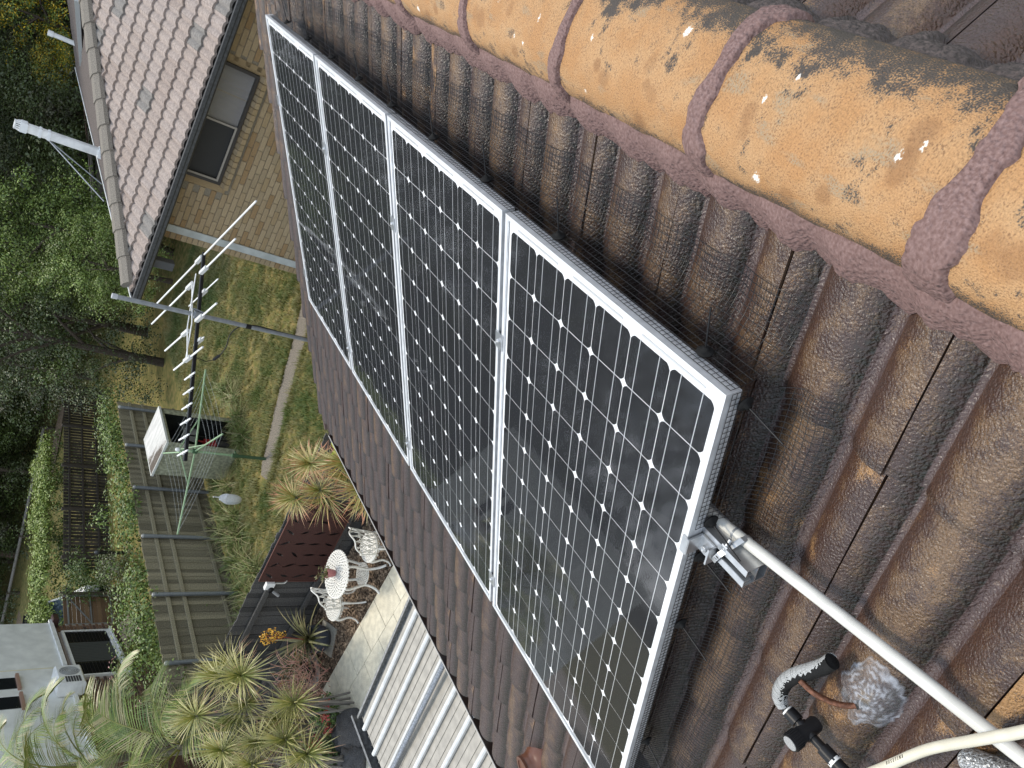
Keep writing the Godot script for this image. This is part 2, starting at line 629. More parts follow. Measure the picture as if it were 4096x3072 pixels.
func build_house() -> void:
	var house := thing("tiled_house", "house whose brown and ochre tiled roof carries the four solar panels", "house", V(1.5, PATIO, 0.4))
	var inv := house.transform.affine_inverse()
	# walls stand under the eaves
	var wb := MB.new()
	wb.bx(1.3, 0.75, 0.44, 5.4, 2.7, 5.3)
	obj("wall", wb, mat(0.24, 0.15, 0.10, 0.85, 0.0, T.fine, 2.0), house, inv)
	var roof := Node3D.new()
	roof.name = "roof"
	house.add_child(roof)
	roof.transform = inv
	# boards under the tiles, both slopes
	var under := MB.new()
	var zt := 0.44
	for sgn in [1.0, -1.0]:
		var bs := Basis(Vector3.RIGHT, -PITCH) if sgn > 0 else Basis(Vector3.RIGHT, PITCH)
		var ctr := rp(1.4, 1.48, -0.245)
		if sgn < 0: ctr = V(ctr.x, ctr.y, 2 * zt - ctr.z)
		under.box(Transform3D(bs, ctr), V(5.5, 0.03, 3.86))
	obj("sarking", under, M.dark, roof)
	# tiles
	var mats := []
	var pars := [[0.6, 0.85, 0.05], [0.35, 0.8, 0.22], [0.75, 0.6, 0.0], [0.25, 0.8, 0.3], [0.02, 0.5, 0.05], [0.0, 0.7, 0.12], [0.1, 0.25, 0.0], [0.25, 1.1, 0.72]]
	var bump := nrm(0.085, 7.0, 24, 512, 4)
	for k in pars.size():
		var m := StandardMaterial3D.new()
		m.albedo_texture = tile_texture(100 + k, pars[k][0], pars[k][1], pars[k][2])
		m.roughness = 0.46 if k < 4 else 0.56
		m.roughness_texture = T.fine
		m.normal_enabled = true
		m.normal_texture = bump
		m.normal_scale = 0.6 if k < 4 or k == 7 else 0.5
		m.uv1_scale = V(1, 1, 1)
		mats.append(m)
	M.tiles = mats
	var tm := tile_mesh()
	var bas := roof_basis()
	for col in range(-3, 15):
		var s := -0.225 + 0.3 * col
		for row in 11:
			var d := 0.055 + GAUGE * row
			if row == 0: d = 0.05
			var k: int
			if d < 1.3: k = [0, 1, 0, 2, 3, 0, 2][rng.randi() % 7]
			else: k = [4, 5, 6, 4, 5, 6, 4][rng.randi() % 7]
			if col == -1 and row == 0: k = 0
			if col == -2 and row == 1: k = 7
			if col == -2 and row == 0: k = 7
			var jit := Basis(Vector3.UP, rng.randf_range(-0.006, 0.006))
			var t := Transform3D(bas * jit, rp(s, d + rng.randf_range(-0.006, 0.006), -0.197 + rng.randf_range(-0.002, 0.003)))
			var tl := obj("tile", tm, mats[k], roof, t)
			if row == 10: tl.name = "eave_tile"
	# the course that is cut off under the ridge
	var cut := tile_mesh(0.0, 0.2965, 34, 0.11)
	for col in range(-3, 15):
		obj("tile", cut, mats[[0, 1, 2, 7][rng.randi() % 4]], roof, Transform3D(bas, rp(-0.225 + 0.3 * col, 0.05 - GAUGE, -0.197)))
	# far slope, first courses only
	var fb := Basis(Vector3.UP, PI) * bas
	for col in range(-4, 15):
		for row in 5:
			var p := rp(0.0, 0.03 - GAUGE + GAUGE * row, -0.197)
			obj("tile", cut if row == 0 else tm, mats[[6, 5, 6, 4][rng.randi() % 4]], roof, Transform3D(fb, V(-0.25 + 0.3 * col, p.y, 2 * zt - p.z)))
	# gutter along the eave
	var gb := MB.new()
	var g0 := rp(0, 3.535, -0.245)
	var prof := [Vector2(0.06, 0.02), Vector2(0.06, -0.075), Vector2(0.045, -0.095), Vector2(-0.055, -0.095), Vector2(-0.068, -0.08), Vector2(-0.07, 0.0)]
	for k in prof.size() - 1:
		var a: Vector2 = prof[k]
		var c: Vector2 = prof[k + 1]
		gb.quad(V(-1.5, g0.y + a.y, g0.z + a.x), V(-1.5, g0.y + c.y, g0.z + c.x), V(4.32, g0.y + c.y, g0.z + c.x), V(4.32, g0.y + a.y, g0.z + a.x))
		gb.quad(V(4.32, g0.y + a.y - 0.003, g0.z + a.x), V(4.32, g0.y + c.y - 0.003, g0.z + c.x), V(-1.5, g0.y + c.y - 0.003, g0.z + c.x), V(-1.5, g0.y + a.y - 0.003, g0.z + a.x))
	gb.bx(4.318, g0.y - 0.045, g0.z - 0.005, 0.004, 0.1, 0.13)
	var gut := obj("gutter", gb, M.gutter, roof)
	var lip := MB.new()
	lip.tube([V(-1.5, g0.y + 0.004, g0.z - 0.072), V(4.32, g0.y + 0.004, g0.z - 0.072), V(4.32, g0.y + 0.004, g0.z + 0.06)], 0.0045, 6)
	obj("gutter_bead", lip, M.gutter_edge, gut)
	for x in [3.9, 2.95, 1.42, 0.5]:
		var s := MB.new()
		s.bx(x, g0.y - 0.012, g0.z - 0.006, 0.03, 0.003, 0.125)
		obj("bracket", s, M.galv, gut)
	# ridge
	var ridge := Node3D.new()
	ridge.name = "ridge"
	house.add_child(ridge)
	ridge.transform = inv
	var caps := [ridge_material(1), ridge_material(2), ridge_material(3)]
	var cm := MB.new()
	var fn := func(u: float, v: float):
		var a := PI * (1.0 - v)
		var tap := 1.0 + 0.045 * u
		var ce := pow(absf(cos(a)), 0.85) * signf(cos(a))
		return V(u * 0.478 - 0.006, 0.103 * pow(sin(a), 0.80) * tap, ce * 0.132 * tap)
	cm.grid(6, 28, fn, true)
	for e in 2:
		for k in 28:
			var a: Vector3 = fn.call(float(e), k / 28.0)
			var b: Vector3 = fn.call(float(e), (k + 1) / 28.0)
			var ai := V(a.x, a.y * 0.86 - 0.002, a.z * 0.88)
			var bi := V(b.x, b.y * 0.86 - 0.002, b.z * 0.88)
			if e == 0: cm.quad(ai, bi, b, a)
			else: cm.quad(bi, ai, a, b)
	var capm := cm.mesh()
	for k in range(-3, 9):
		var x := -0.195 + 0.4665 * k
		obj("ridge_cap", capm, caps[(k + 3) % 3], ridge, Transform3D(Basis(Vector3.UP, rng.randf_range(-0.006, 0.006)), V(x, Y0 + 0.030, zt)))
		# mortar collar over the joint
		var cb := MB.new()
		var wd := 0.019 if k >= 2 else (0.024 if k == 1 else 0.033)
		cb.grid(14, 60, func(u: float, v: float):
			var a := PI * (1.0 - v)
			var q := 0.45 + 0.75 * noise.get_noise_2d(k * 7.0 + 1.0, v * 4.0) + 0.35 * noise.get_noise_2d(k * 3.0, v * 17.0)
			var half := wd * (0.85 + 0.55 * q) * (0.65 + 0.5 * absf(cos(a)))
			var x2 := (u - 0.5) * 2.0
			var th := 0.013 * pow(maxf(0.0, 1.0 - x2 * x2), 0.22) - 0.003 + 0.003 * noise.get_noise_2d(u * 3.0 + k, v * 9.0)
			var tap := 1.045
			var ce := pow(absf(cos(a)), 0.85) * signf(cos(a))
			return V(x + x2 * half + 0.012 * noise.get_noise_1d(v * 3.0 + k * 5.0), Y0 + 0.030 + (0.103 * tap + th) * pow(sin(a), 0.80), zt - ce * (0.132 * tap + th)))
		obj("mortar_collar", cb, M.mortar, ridge)
	# mortar bed along both sides of the ridge
	for sgn in [1.0, -1.0]:
		var mb := MB.new()
		var ph := 0.0 if sgn > 0 else 0.09
		mb.grid(620, 9, func(u: float, v: float):
			var s := -1.3 + 5.6 * u
			var r := (tile_n(s) if sgn > 0 else -0.197 + roll(-(s + 0.25))) + 0.024 * 0.62
			var lobe := 0.018 * sm(0.02, 0.0, roll(s + ph + 0.225)) + 0.020 * noise.get_noise_1d(s * 7.0) + 0.009 * noise.get_noise_1d(s * 38.0)
			var d := lerpf(-0.318, -0.216 + lobe, v)
			var top := -0.106
			var bulge := 0.016 * sin(PI * minf(v * 1.15, 1.0)) + 0.004 * noise.get_noise_2d(s * 22.0, v * 3.0 + s * 9.0) + 0.0025 * noise.get_noise_2d(s * 70.0 + v * 18.0, v * 2.0)
			var nn := lerpf(top, r + 0.007, pow(v, 0.8)) + bulge
			if v > 0.99: nn = r - 0.004
			var p := rp(s, d, nn)
			if sgn < 0: p.z = 2 * zt - p.z
			return p, sgn < 0)
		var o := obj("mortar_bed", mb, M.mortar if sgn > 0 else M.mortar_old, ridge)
		o.set_meta("label", "mauve mortar bed under the ridge caps on the %s side" % ("panel" if sgn > 0 else "far"))
	# bargeboard closing the verge
	var vb := MB.new()
	vb.box(Transform3D(bas, rp(4.275, 1.52, -0.25)), V(0.03, 0.16, 3.9))
	vb.box(Transform3D(Basis(Vector3.RIGHT, PITCH), V(4.275, rp(0, 1.52, -0.25).y, 2 * zt - rp(0, 1.52, -0.25).z)), V(0.03, 0.16, 3.9))
	obj("bargeboard", vb, mat(0.11, 0.075, 0.065, 0.6), roof)
	# a brown vent collar and cracked tile mortar down by the eave
	var vent := thing("roof_vent", "small glossy brown vent collar in the lower tiles below the panels", "vent", rp(0.62, 2.62, -0.165), "", roof_basis())
	var lv := MB.new()
	lv.lathe([Vector2(0.10, -0.02), Vector2(0.095, 0.01), Vector2(0.07, 0.03), Vector2(0.06, 0.05), Vector2(0.06, 0.075), Vector2(0.052, 0.08), Vector2(0.0, 0.079)], 28)
	obj("collar", lv, mat(0.12, 0.045, 0.025, 0.3), vent)
	var lr := MB.new()
	lr.annulus(V(0, 0.078, 0), V(1, 0, 0), V(0, 0, -1), 0.045, 0.061, 24, 0.006)
	obj("rim", lr, mat(0.10, 0.04, 0.025, 0.3), vent)


func ridge_material(sd: int) -> StandardMaterial3D:
	var w := 420
	var h := 360
	var im := Image.create(w, h, false, Image.FORMAT_RGB8)
	var f := FastNoiseLite.new()
	f.seed = sd * 31; f.fractal_octaves = 4; f.frequency = 1.0
	var g := FastNoiseLite.new()
	g.seed = sd * 17 + 3; g.fractal_octaves = 3; g.frequency = 1.0
	var spots := []
	var r := RandomNumberGenerator.new()
	r.seed = sd
	for k in 6: spots.append([r.randf_range(0.15, 0.9), r.randf_range(0.15, 0.55), r.randf_range(0.02, 0.045), r.randf_range(0.4, 0.8)])
	var drops := []
	for k in 5: drops.append([r.randf_range(0.1, 0.95), r.randf_range(0.1, 0.75), r.randf_range(0.004, 0.012)])
	var o1 := Color(0.385, 0.200, 0.078)
	var o2 := Color(0.43, 0.255, 0.120)
	var dirt := Color(0.055, 0.043, 0.034)
	var grey := Color(0.26, 0.21, 0.14)
	for y in h:
		var v := float(y) / h
		for x in w:
			var u := float(x) / w
			var lo := f.get_noise_2d(u * 3.0, v * 3.0)
			var mid := f.get_noise_2d(u * 14.0, v * 9.0)
			var hi := g.get_noise_2d(u * 130.0, v * 80.0)
			var c := o1.lerp(o2, clampf(0.5 + 1.1 * lo + 0.4 * mid, 0, 1))
			c = c * (0.92 + 0.30 * hi)
			c = c.lerp(Color(0.17, 0.085, 0.035), 0.8 * sm(0.30, 0.52, -hi + 0.3 * mid))
			# dirt gathers at both lower edges and where the cap laps the next one
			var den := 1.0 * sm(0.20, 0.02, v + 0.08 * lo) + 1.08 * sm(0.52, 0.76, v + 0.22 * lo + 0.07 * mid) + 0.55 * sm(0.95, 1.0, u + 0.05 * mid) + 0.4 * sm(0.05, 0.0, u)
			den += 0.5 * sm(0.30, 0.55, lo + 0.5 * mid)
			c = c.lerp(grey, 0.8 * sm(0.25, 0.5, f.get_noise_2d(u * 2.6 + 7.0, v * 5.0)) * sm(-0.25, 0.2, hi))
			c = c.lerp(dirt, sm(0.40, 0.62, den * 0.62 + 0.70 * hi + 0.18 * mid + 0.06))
			for q in spots:
				var dd: float = Vector2((u - q[0]) * 1.0, (v - q[1]) * 0.72).length() / q[2] + 0.3 * mid
				if dd < 1.3: c = c.lerp(Color(0.20, 0.095, 0.035), 0.75 * q[3] * sm(1.25, 0.6, dd))
			for q in drops:
				var dd: float = Vector2(u - q[0], (v - q[1]) * 0.6).length() / q[2] + 1.5 * mid + 1.3 * hi
				if dd < 1.0: c = c.lerp(Color(0.75, 0.74, 0.70), sm(1.0, 0.5, dd))
			c.a = 1.0
			im.set_pixel(x, y, c.clamp().linear_to_srgb())
	var m := StandardMaterial3D.new()
	m.albedo_texture = ImageTexture.create_from_image(im)
	m.roughness = 0.74
	m.normal_enabled = true
	m.normal_texture = nrm(0.2, 4.0, 60 + sd, 512, 3)
	m.normal_scale = 0.7
	if not M.has("mortar_old"):
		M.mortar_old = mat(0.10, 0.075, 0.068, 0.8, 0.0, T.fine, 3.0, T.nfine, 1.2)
	return m


# ---------------------------------------------------------------- the neighbour's house
func build_neighbour() -> void:
	var nb := thing("neighbour_house", "blond brick neighbour house with pinkish hipped tile roof and dark gutters", "house", V(16.0, LAWN, 1.0))
	var inv := nb.transform.affine_inverse()
	var wx := 11.0
	var z0 := -4.13
	# the wall is a core with every brick laid on it
	var wall := MB.new()
	wall.bx(wx + 6.51, 0.66, 1.435, 13.0, 3.7, 11.13)
	var wn := obj("wall", wall, mat(0.36, 0.31, 0.23, 0.9, 0.0, T.fine, 3.0), nb, inv)
	var bt := ntex(0.09, 0.72, 1.0, 71, 4)
	var bm := []
	for c in [Color(0.50, 0.37, 0.215), Color(0.47, 0.34, 0.185), Color(0.53, 0.40, 0.24), Color(0.42, 0.275, 0.135), Color(0.46, 0.35, 0.21)]:
		bm.append(mat(c.r, c.g, c.b, 0.85, 0.0, bt, 3.5, T.nfine, 0.7))
	var brick := MB.new()
	brick.bx(0, 0, 0, 0.02, 0.076, 0.23, 0.004)
	var half := MB.new()
	half.bx(0, 0, 0, 0.02, 0.076, 0.108, 0.004)
	var br_m := brick.mesh()
	var hf_m := half.mesh()
	var rest := MB.new()
	var wz0 := -3.05
	var wz1 := -1.30
	for row in range(0, 44):
		var y := -1.14 + 0.086 * row
		if y > 2.5: break
		var off := 0.0 if row % 2 == 0 else 0.12
		for k in range(-1, 24):
			var z := z0 + 0.115 + 0.24 * k + off
			var hb := false
			if k == -1:
				if row % 2 == 0: continue
				z = z0 + 0.0545
				hb = true
			if y > 1.78 and z > wz0 - 0.13 and z < wz1 + 0.13: continue
			var seen := y > 0.05 + (z + 4.2) * 0.43 and z < 1.0
			if seen:
				obj("brick", hf_m if hb else br_m, bm[[0, 1, 2, 0, 4, 2, 3][rng.randi() % 7]], wn, Transform3D(Basis(), V(wx + 0.002, y, z)))
			else:
				rest.bx(wx + 0.002, y, z, 0.02, 0.076, 0.108 if hb else 0.23)
	var ro := obj("brick_courses", rest, bm[0], wn)
	ro.set_meta("kind", "stuff")
	# fill beside the window, cut bricks
	var cutb := MB.new()
	cutb.bx(wx + 0.002, 2.16, wz0 - 0.065, 0.02, 0.70, 0.11)
	cutb.bx(wx + 0.002, 2.16, wz1 + 0.065, 0.02, 0.70, 0.11)
	obj("brick_reveal", cutb, bm[1], wn)
	# bricks on edge, sloping under the sill
	for k in 19:
		var z := wz0 - 0.02 + 0.0955 * k + 0.03
		var s := MB.new()
		s.box(Transform3D(Basis(Vector3.BACK, 0.32), V(wx - 0.045, 1.865, z)), V(0.16, 0.075, 0.086), 0.004)
		obj("sill_brick", s, bm[[0, 1, 2, 4][k % 4]], wn)
	# painted corner board
	var cb := MB.new()
	cb.bx(wx - 0.022, 0.62, -3.96, 0.03, 3.62, 0.115, 0.004)
	obj("corner_board", cb, mat(0.44, 0.46, 0.44, 0.7, 0.0, T.soft, 0.8), nb, inv)
	# window: dark frame, two panes, curtains behind the right one
	var win := Node3D.new()
	win.name = "window"
	nb.add_child(win)
	win.transform = inv
	var fr := MB.new()
	var wy0 := 1.93
	var wy1 := 2.66
	for e in [[(wy0 + 0.02), 0.045], [wy1 - 0.02, 0.045]]: fr.bx(wx - 0.03, e[0], (wz0 + wz1) / 2, 0.07, e[1], wz1 - wz0)
	for z in [wz0 + 0.02, wz1 - 0.02]: fr.bx(wx - 0.03, (wy0 + wy1) / 2, z, 0.068, wy1 - wy0, 0.045)
	obj("frame", fr, mat(0.028, 0.024, 0.022, 0.45), win)
	var sash := MB.new()
	var mid := -2.13
	for r in [[wz0 + 0.045, mid], ]:
		for y in [wy0 + 0.055, wy1 - 0.055]: sash.bx(wx - 0.045, y, (r[0] + r[1]) / 2, 0.02, 0.03, r[1] - r[0])
		for z in [r[0] + 0.012, r[1] - 0.012]: sash.bx(wx - 0.047, (wy0 + wy1) / 2, z, 0.02, wy1 - wy0 - 0.08, 0.028)
	obj("sash", sash, mat(0.30, 0.27, 0.23, 0.5), win)
	var back := MB.new()
	back.bx(wx + 0.003, (wy0 + wy1) / 2, (wz0 + mid) / 2, 0.006, wy1 - wy0, mid - wz0)
	obj("insect_screen", back, mat(0.018, 0.018, 0.018, 0.6), win)
	var cur := MB.new()
	cur.grid(40, 2, func(u: float, v: float):
		var z := lerpf(mid, wz1, u)
		return V(wx + 0.008 - 0.01 * absf(sin(u * 19.0)) - 0.006 * sin(u * 47.0), lerpf(wy0, wy1, v), z))
	obj("curtain", cur, mat(0.20, 0.19, 0.185, 0.9), win)
	var gl := MB.new()
	gl.quad(V(wx - 0.035, wy0, mid), V(wx - 0.035, wy0, wz1), V(wx - 0.035, wy1, wz1), V(wx - 0.035, wy1, mid))
	obj("pane", gl, M.pane, win)
	# roof: hip from the near corner; the front slope falls towards the camera, the other away to the left
	var tanp := 0.37
	var pit := atan(tanp)
	var P0 := V(10.42, 2.70, -4.90)
	var roof := Node3D.new()
	roof.name = "roof"
	nb.add_child(roof)
	roof.transform = inv
	var core := MB.new()
	var e1 := P0 + V(0, 0, 12)
	var e2 := P0 + V(14, 0, 0)
	var h1 := P0 + V(5.2, 5.2 * tanp, 5.2)
	var dn := V(0, -0.03, 0)
	core.quad(e1 + dn, P0 + dn, h1 + dn, V(h1.x, h1.y, e1.z) + dn)
	core.quad(P0 + dn, e2 + dn, V(e2.x, h1.y, h1.z) + dn, h1 + dn)
	core.quad(h1 + dn, V(e2.x, h1.y, h1.z) + dn, V(e2.x, h1.y, e1.z) + dn, V(h1.x, h1.y, e1.z) + dn)
	core.quad(P0 + V(0.05, -0.12, 0.05), e1 + V(0.05, -0.12, 0), e1 + V(0.62, -0.12, 0), P0 + V(0.62, -0.12, 0.62))
	core.quad(e2 + V(0, -0.12, 0.05), P0 + V(0.05, -0.12, 0.05), P0 + V(0.62, -0.12, 0.62), e2 + V(0, -0.12, 0.62))
	obj("roof_boards", core, mat(0.035, 0.03, 0.028, 0.9), roof)
	var tt := ntex(0.05, 0.78, 1.0, 73, 4)
	var tms := []
	for c in [Color(0.36, 0.29, 0.25), Color(0.385, 0.315, 0.275), Color(0.345, 0.275, 0.235), Color(0.37, 0.305, 0.27), Color(0.235, 0.215, 0.195)]:
		tms.append(mat(c.r, c.g, c.b, 0.9, 0.0, tt, 1.6, T.nfine, 0.8))
	var fb := Basis(V(0, 0, 1), Vector3(-sin(pit), cos(pit), 0), V(-cos(pit), -sin(pit), 0))   # x along +z of the world, y out, z down-slope
	var gl2 := 0.34
	for row in 15:
		var run := gl2 * cos(pit) * row            # plan distance of this course's front from the gutter line
		for k in range(0, 30):
			var z := 0.3 * k
			var lim := z - run
			if lim < -0.28: continue
			if run > 4.9: continue
			var front := P0 + V(run - 0.03, (run - 0.03) * tanp + 0.012, z)
			if front.z > 1.6: continue
			var mtl: Material = tms[[0, 1, 2, 3, 0, 3, 1][rng.randi() % 7]]
			if (k + row * 2) % 11 == 3 and rng.randf() < 0.7: mtl = tms[4]
			if lim > 0.36:
				obj("roof_tile", neighbour_tile(9.0), mtl, roof, Transform3D(fb, front))
			else:
				obj("roof_tile", neighbour_tile(lim), mtl, roof, Transform3D(fb, front))
	# the other slope is seen along its surface
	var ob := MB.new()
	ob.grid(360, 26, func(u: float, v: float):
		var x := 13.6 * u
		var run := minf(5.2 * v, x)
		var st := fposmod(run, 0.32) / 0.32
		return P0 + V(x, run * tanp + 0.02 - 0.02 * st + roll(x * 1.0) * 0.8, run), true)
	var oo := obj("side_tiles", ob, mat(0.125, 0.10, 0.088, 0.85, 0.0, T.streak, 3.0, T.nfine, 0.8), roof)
	oo.set_meta("label", "darker brown tiles of the slope seen edge on beyond the hip")
	# hip caps
	var hc := MB.new()
	var hd := V(1, tanp, 1).normalized()
	var hx := V(1, 0, -1).normalized()
	var hy := hd.cross(hx)
	if hy.y < 0: hy = -hy
	var sec := [Vector2(-0.135, -0.03), Vector2(-0.135, 0.03), Vector2(-0.06, 0.085), Vector2(0.06, 0.085), Vector2(0.135, 0.03), Vector2(0.135, -0.03)]
	for k in 5:
		var a: Vector2 = sec[k]
		var b: Vector2 = sec[k + 1]
		hc.quad(hx * b.x * 1.12 + hy * (b.y + 0.018), hx * a.x * 1.12 + hy * (a.y + 0.018), hd * 0.43 + hx * a.x + hy * a.y, hd * 0.43 + hx * b.x + hy * b.y)
	for e in [0.0, 0.43]:
		var q := 0.018 if e == 0.0 else 0.0
		var w := 1.12 if e == 0.0 else 1.0
		var r := []
		for p in sec: r.append(hd * e + hx * p.x * w + hy * (p.y + q))
		for k in range(1, 5):
			if e == 0.0: hc.tri(r[0], r[k], r[k + 1])
			else: hc.tri(r[0], r[k + 1], r[k])
	var hcm := hc.mesh()
	var hm := mat(0.30, 0.265, 0.22, 0.9, 0.0, T.fine, 3.0, T.nfine, 1.0)
	for k in 17:
		obj("hip_cap", hcm, hm, roof, Transform3D(Basis(), P0 + hd * (0.10 + 0.415 * k) + hy * 0.045))
	# gutters
	var gb := MB.new()
	var sh := [Vector2(0.02, 0.0), Vector2(0.0, 0.012), Vector2(-0.012, 0.0), Vector2(-0.012, -0.05), Vector2(0.0, -0.062), Vector2(0.0, -0.10), Vector2(0.03, -0.125), Vector2(0.11, -0.125)]
	for k in sh.size() - 1:
		var a: Vector2 = sh[k]
		var b: Vector2 = sh[k + 1]
		gb.quad(V(P0.x - 0.1 + a.x, P0.y + a.y, e1.z), V(P0.x - 0.1 + a.x, P0.y + a.y, P0.z - 0.1 + a.x), V(P0.x - 0.1 + b.x, P0.y + b.y, P0.z - 0.1 + b.x), V(P0.x - 0.1 + b.x, P0.y + b.y, e1.z))
		gb.quad(V(P0.x - 0.1 + a.x, P0.y + a.y, P0.z - 0.1 + a.x), V(e2.x, P0.y + a.y, P0.z - 0.1 + a.x), V(e2.x, P0.y + b.y, P0.z - 0.1 + b.x), V(P0.x - 0.1 + b.x, P0.y + b.y, P0.z - 0.1 + b.x))
	gb.bx(P0.x - 0.05, P0.y - 0.07, 3.0, 0.09, 0.004, 15.6)
	obj("gutter", gb, mat(0.055, 0.057, 0.06, 0.45, 0.0, T.streak, 1.5), roof)
	var wl := MB.new()
	wl.tube([V(P0.x - 0.1, P0.y + 0.012, P0.z - 0.1), V(e2.x, P0.y + 0.012, P0.z - 0.1)], 0.012, 6)
	obj("gutter_bead", wl, M.white, roof)
	var rh := MB.new()
	rh.bx(10.62, 2.40, -4.42, 0.17, 0.30, 0.13, 0.01)
	obj("rainhead", rh, mat(0.06, 0.062, 0.066, 0.45), nb, inv)
	# flues on the far slope
	var fl := thing("flue", "tall white square flue with slotted cap and two stay rods on the neighbour's roof", "flue", V(15.3, 2.86, -4.45))
	var fb2 := MB.new()
	fb2.bx(0, 0.68, 0, 0.15, 1.3, 0.15, 0.02)
	obj("shaft", fb2, M.white, fl)
	var col := MB.new()
	col.bx(0, 0.04, 0, 0.19, 0.08, 0.19, 0.01); col.bx(0, 0.90, 0, 0.165, 0.05, 0.165, 0.01); col.bx(0, 1.04, 0, 0.165, 0.05, 0.165, 0.01); col.bx(0, 1.30, 0, 0.18, 0.12, 0.18, 0.015)
	obj("collar", col, mat(0.70, 0.71, 0.71, 0.5), fl)
	var cap := MB.new()
	cap.box(Transform3D(Basis(), V(0, 1.44, 0)), V(0.14, 0.02, 0.14))
	for a in 4:
		for q in [-0.06, -0.02, 0.02, 0.06]:
			var bs := Basis(Vector3.UP, a * PI / 2)
			cap.beam(bs * V(q, 1.35, 0.085), bs * V(q * 0.7, 1.44, 0.06), 0.014, 0.014)
	obj("cap", cap, M.white, fl)
	for q in [V(-0.15, -0.12, -0.55), V(-1.0, -0.1, -0.58)]:
		var st := MB.new()
		st.tube([V(0, 0.9, -0.08), q], 0.012, 6)
		obj("stay_rod", st, M.galv, fl)
	var f2 := thing("flue", "shorter thin white flue beyond the tilted panel rack on the neighbour's roof", "flue", V(22.9, 2.95, -4.1))
	var s2 := MB.new()
	s2.tube([V(0, -0.1, 0), V(0, 0.6, 0)], 0.06, 12)
	obj("shaft", s2, M.white, f2)
	var s3 := MB.new()
	s3.tube([V(0, 0.56, 0), V(0, 0.68, 0)], 0.075, 12)
	obj("cap", s3, M.white, f2)
	# tilted rack of panels
	var a := V(14.0, 4.02, -1.82)
	var b := V(20.0, 3.06, -4.0)
	var dir := (b - a).normalized()
	var rk := thing("panel_rack", "tilted rack of white framed panels on the neighbour's far roof slope", "solar panel", a)
	var wv := V(dir.z, 0.10, -dir.x) * -1.0
	wv = V(0.55, 0.05, 0.83)
	wv = (wv - dir * wv.dot(dir)).normalized()
	var up := wv.cross(dir).normalized()
	if up.y < 0: up = -up
	for k in 4:
		var l := (b - a).length() / 4.0
		var pb := MB.new()
		var ctr := dir * (l * (k + 0.5)) + wv * 0.7
		pb.box(Transform3D(Basis(dir, up, dir.cross(up)), ctr), V(l - 0.02, 0.075, 1.4))
		obj("panel", pb, mat(0.42, 0.44, 0.45, 0.4, 0.3), rk)
		var gp := MB.new()
		gp.box(Transform3D(Basis(dir, up, dir.cross(up)), ctr + up * 0.039), V(l - 0.1, 0.002, 1.3))
		obj("cells", gp, M.cell[2], rk)
	for k in 5:
		var lg := MB.new()
		lg.tube([dir * (1.5 * k + 0.3) + wv * 0.2, dir * (1.5 * k + 0.3) + wv * 0.2 - V(0, 0.45, 0)], 0.02, 6)
		obj("leg", lg, M.black, rk)
	# a low building with a faded pink metal roof further back
	var pk := thing("pink_roofed_shed", "low shed with faded pink metal roof behind the neighbour's house", "shed", V(24.0, BACK, -6.5))
	var pr := MB.new()
	pr.quad(V(-1.4, 3.5, -1.85), V(5.0, 3.5, -1.0), V(4.4, 4.15, 0.6), V(3.0, 4.15, 0.5))
	obj("roof", pr, mat(0.50, 0.31, 0.27, 0.6, 0.2, ntex(0.06, 0.6, 1.0, 79, 4, 256, Color(0.85, 0.95, 1.0), Color(1, 0.92, 0.9)), 1.2), pk)
	var pg := MB.new()
	pg.beam(V(-1.43, 3.46, -1.92), V(5.0, 3.46, -1.07), 0.1, 0.1)
	obj("gutter", pg, mat(0.45, 0.42, 0.36, 0.5), pk)
	var pw := MB.new()
	pw.beam(V(-1.0, 1.8, -1.5), V(5.0, 1.8, -0.7), 0.06, 3.3)
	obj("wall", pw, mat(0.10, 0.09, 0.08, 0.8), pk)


var nt := {}
func neighbour_tile(lim: float) -> ArrayMesh:   # cut along the hip where lim (plan distance left of it) is short
	var key := int(round(lim * 1000.0)) if lim < 8.0 else 9999
	if nt.has(key): return nt[key]
	var b := MB.new()
	var nu := 16
	var l := 0.37
	b.grid(nu, 2, func(u: float, v: float):
		var x := 0.298 * u
		var zz := -l * (1.0 - v)
		if lim < 8.0:
			var up_max := maxf(0.0, lim + x) / cos(atan(0.37))     # up-slope length before the hip line
			zz = maxf(zz, -maxf(up_max, 0.001))
		return V(x, roll(x) * 0.8 + 0.036 * (1.0 + zz / l), zz), true)
	for k in nu:
		var xa := 0.298 * k / nu
		var xb := 0.298 * (k + 1) / nu
		if lim < 8.0 and lim + xa < 0.0: continue
		b.quad(V(xa, roll(xa) * 0.8 - 0.004, 0), V(xb, roll(xb) * 0.8 - 0.004, 0), V(xb, roll(xb) * 0.8 + 0.036, 0), V(xa, roll(xa) * 0.8 + 0.036, 0))
	nt[key] = b.mesh()
	return nt[key]


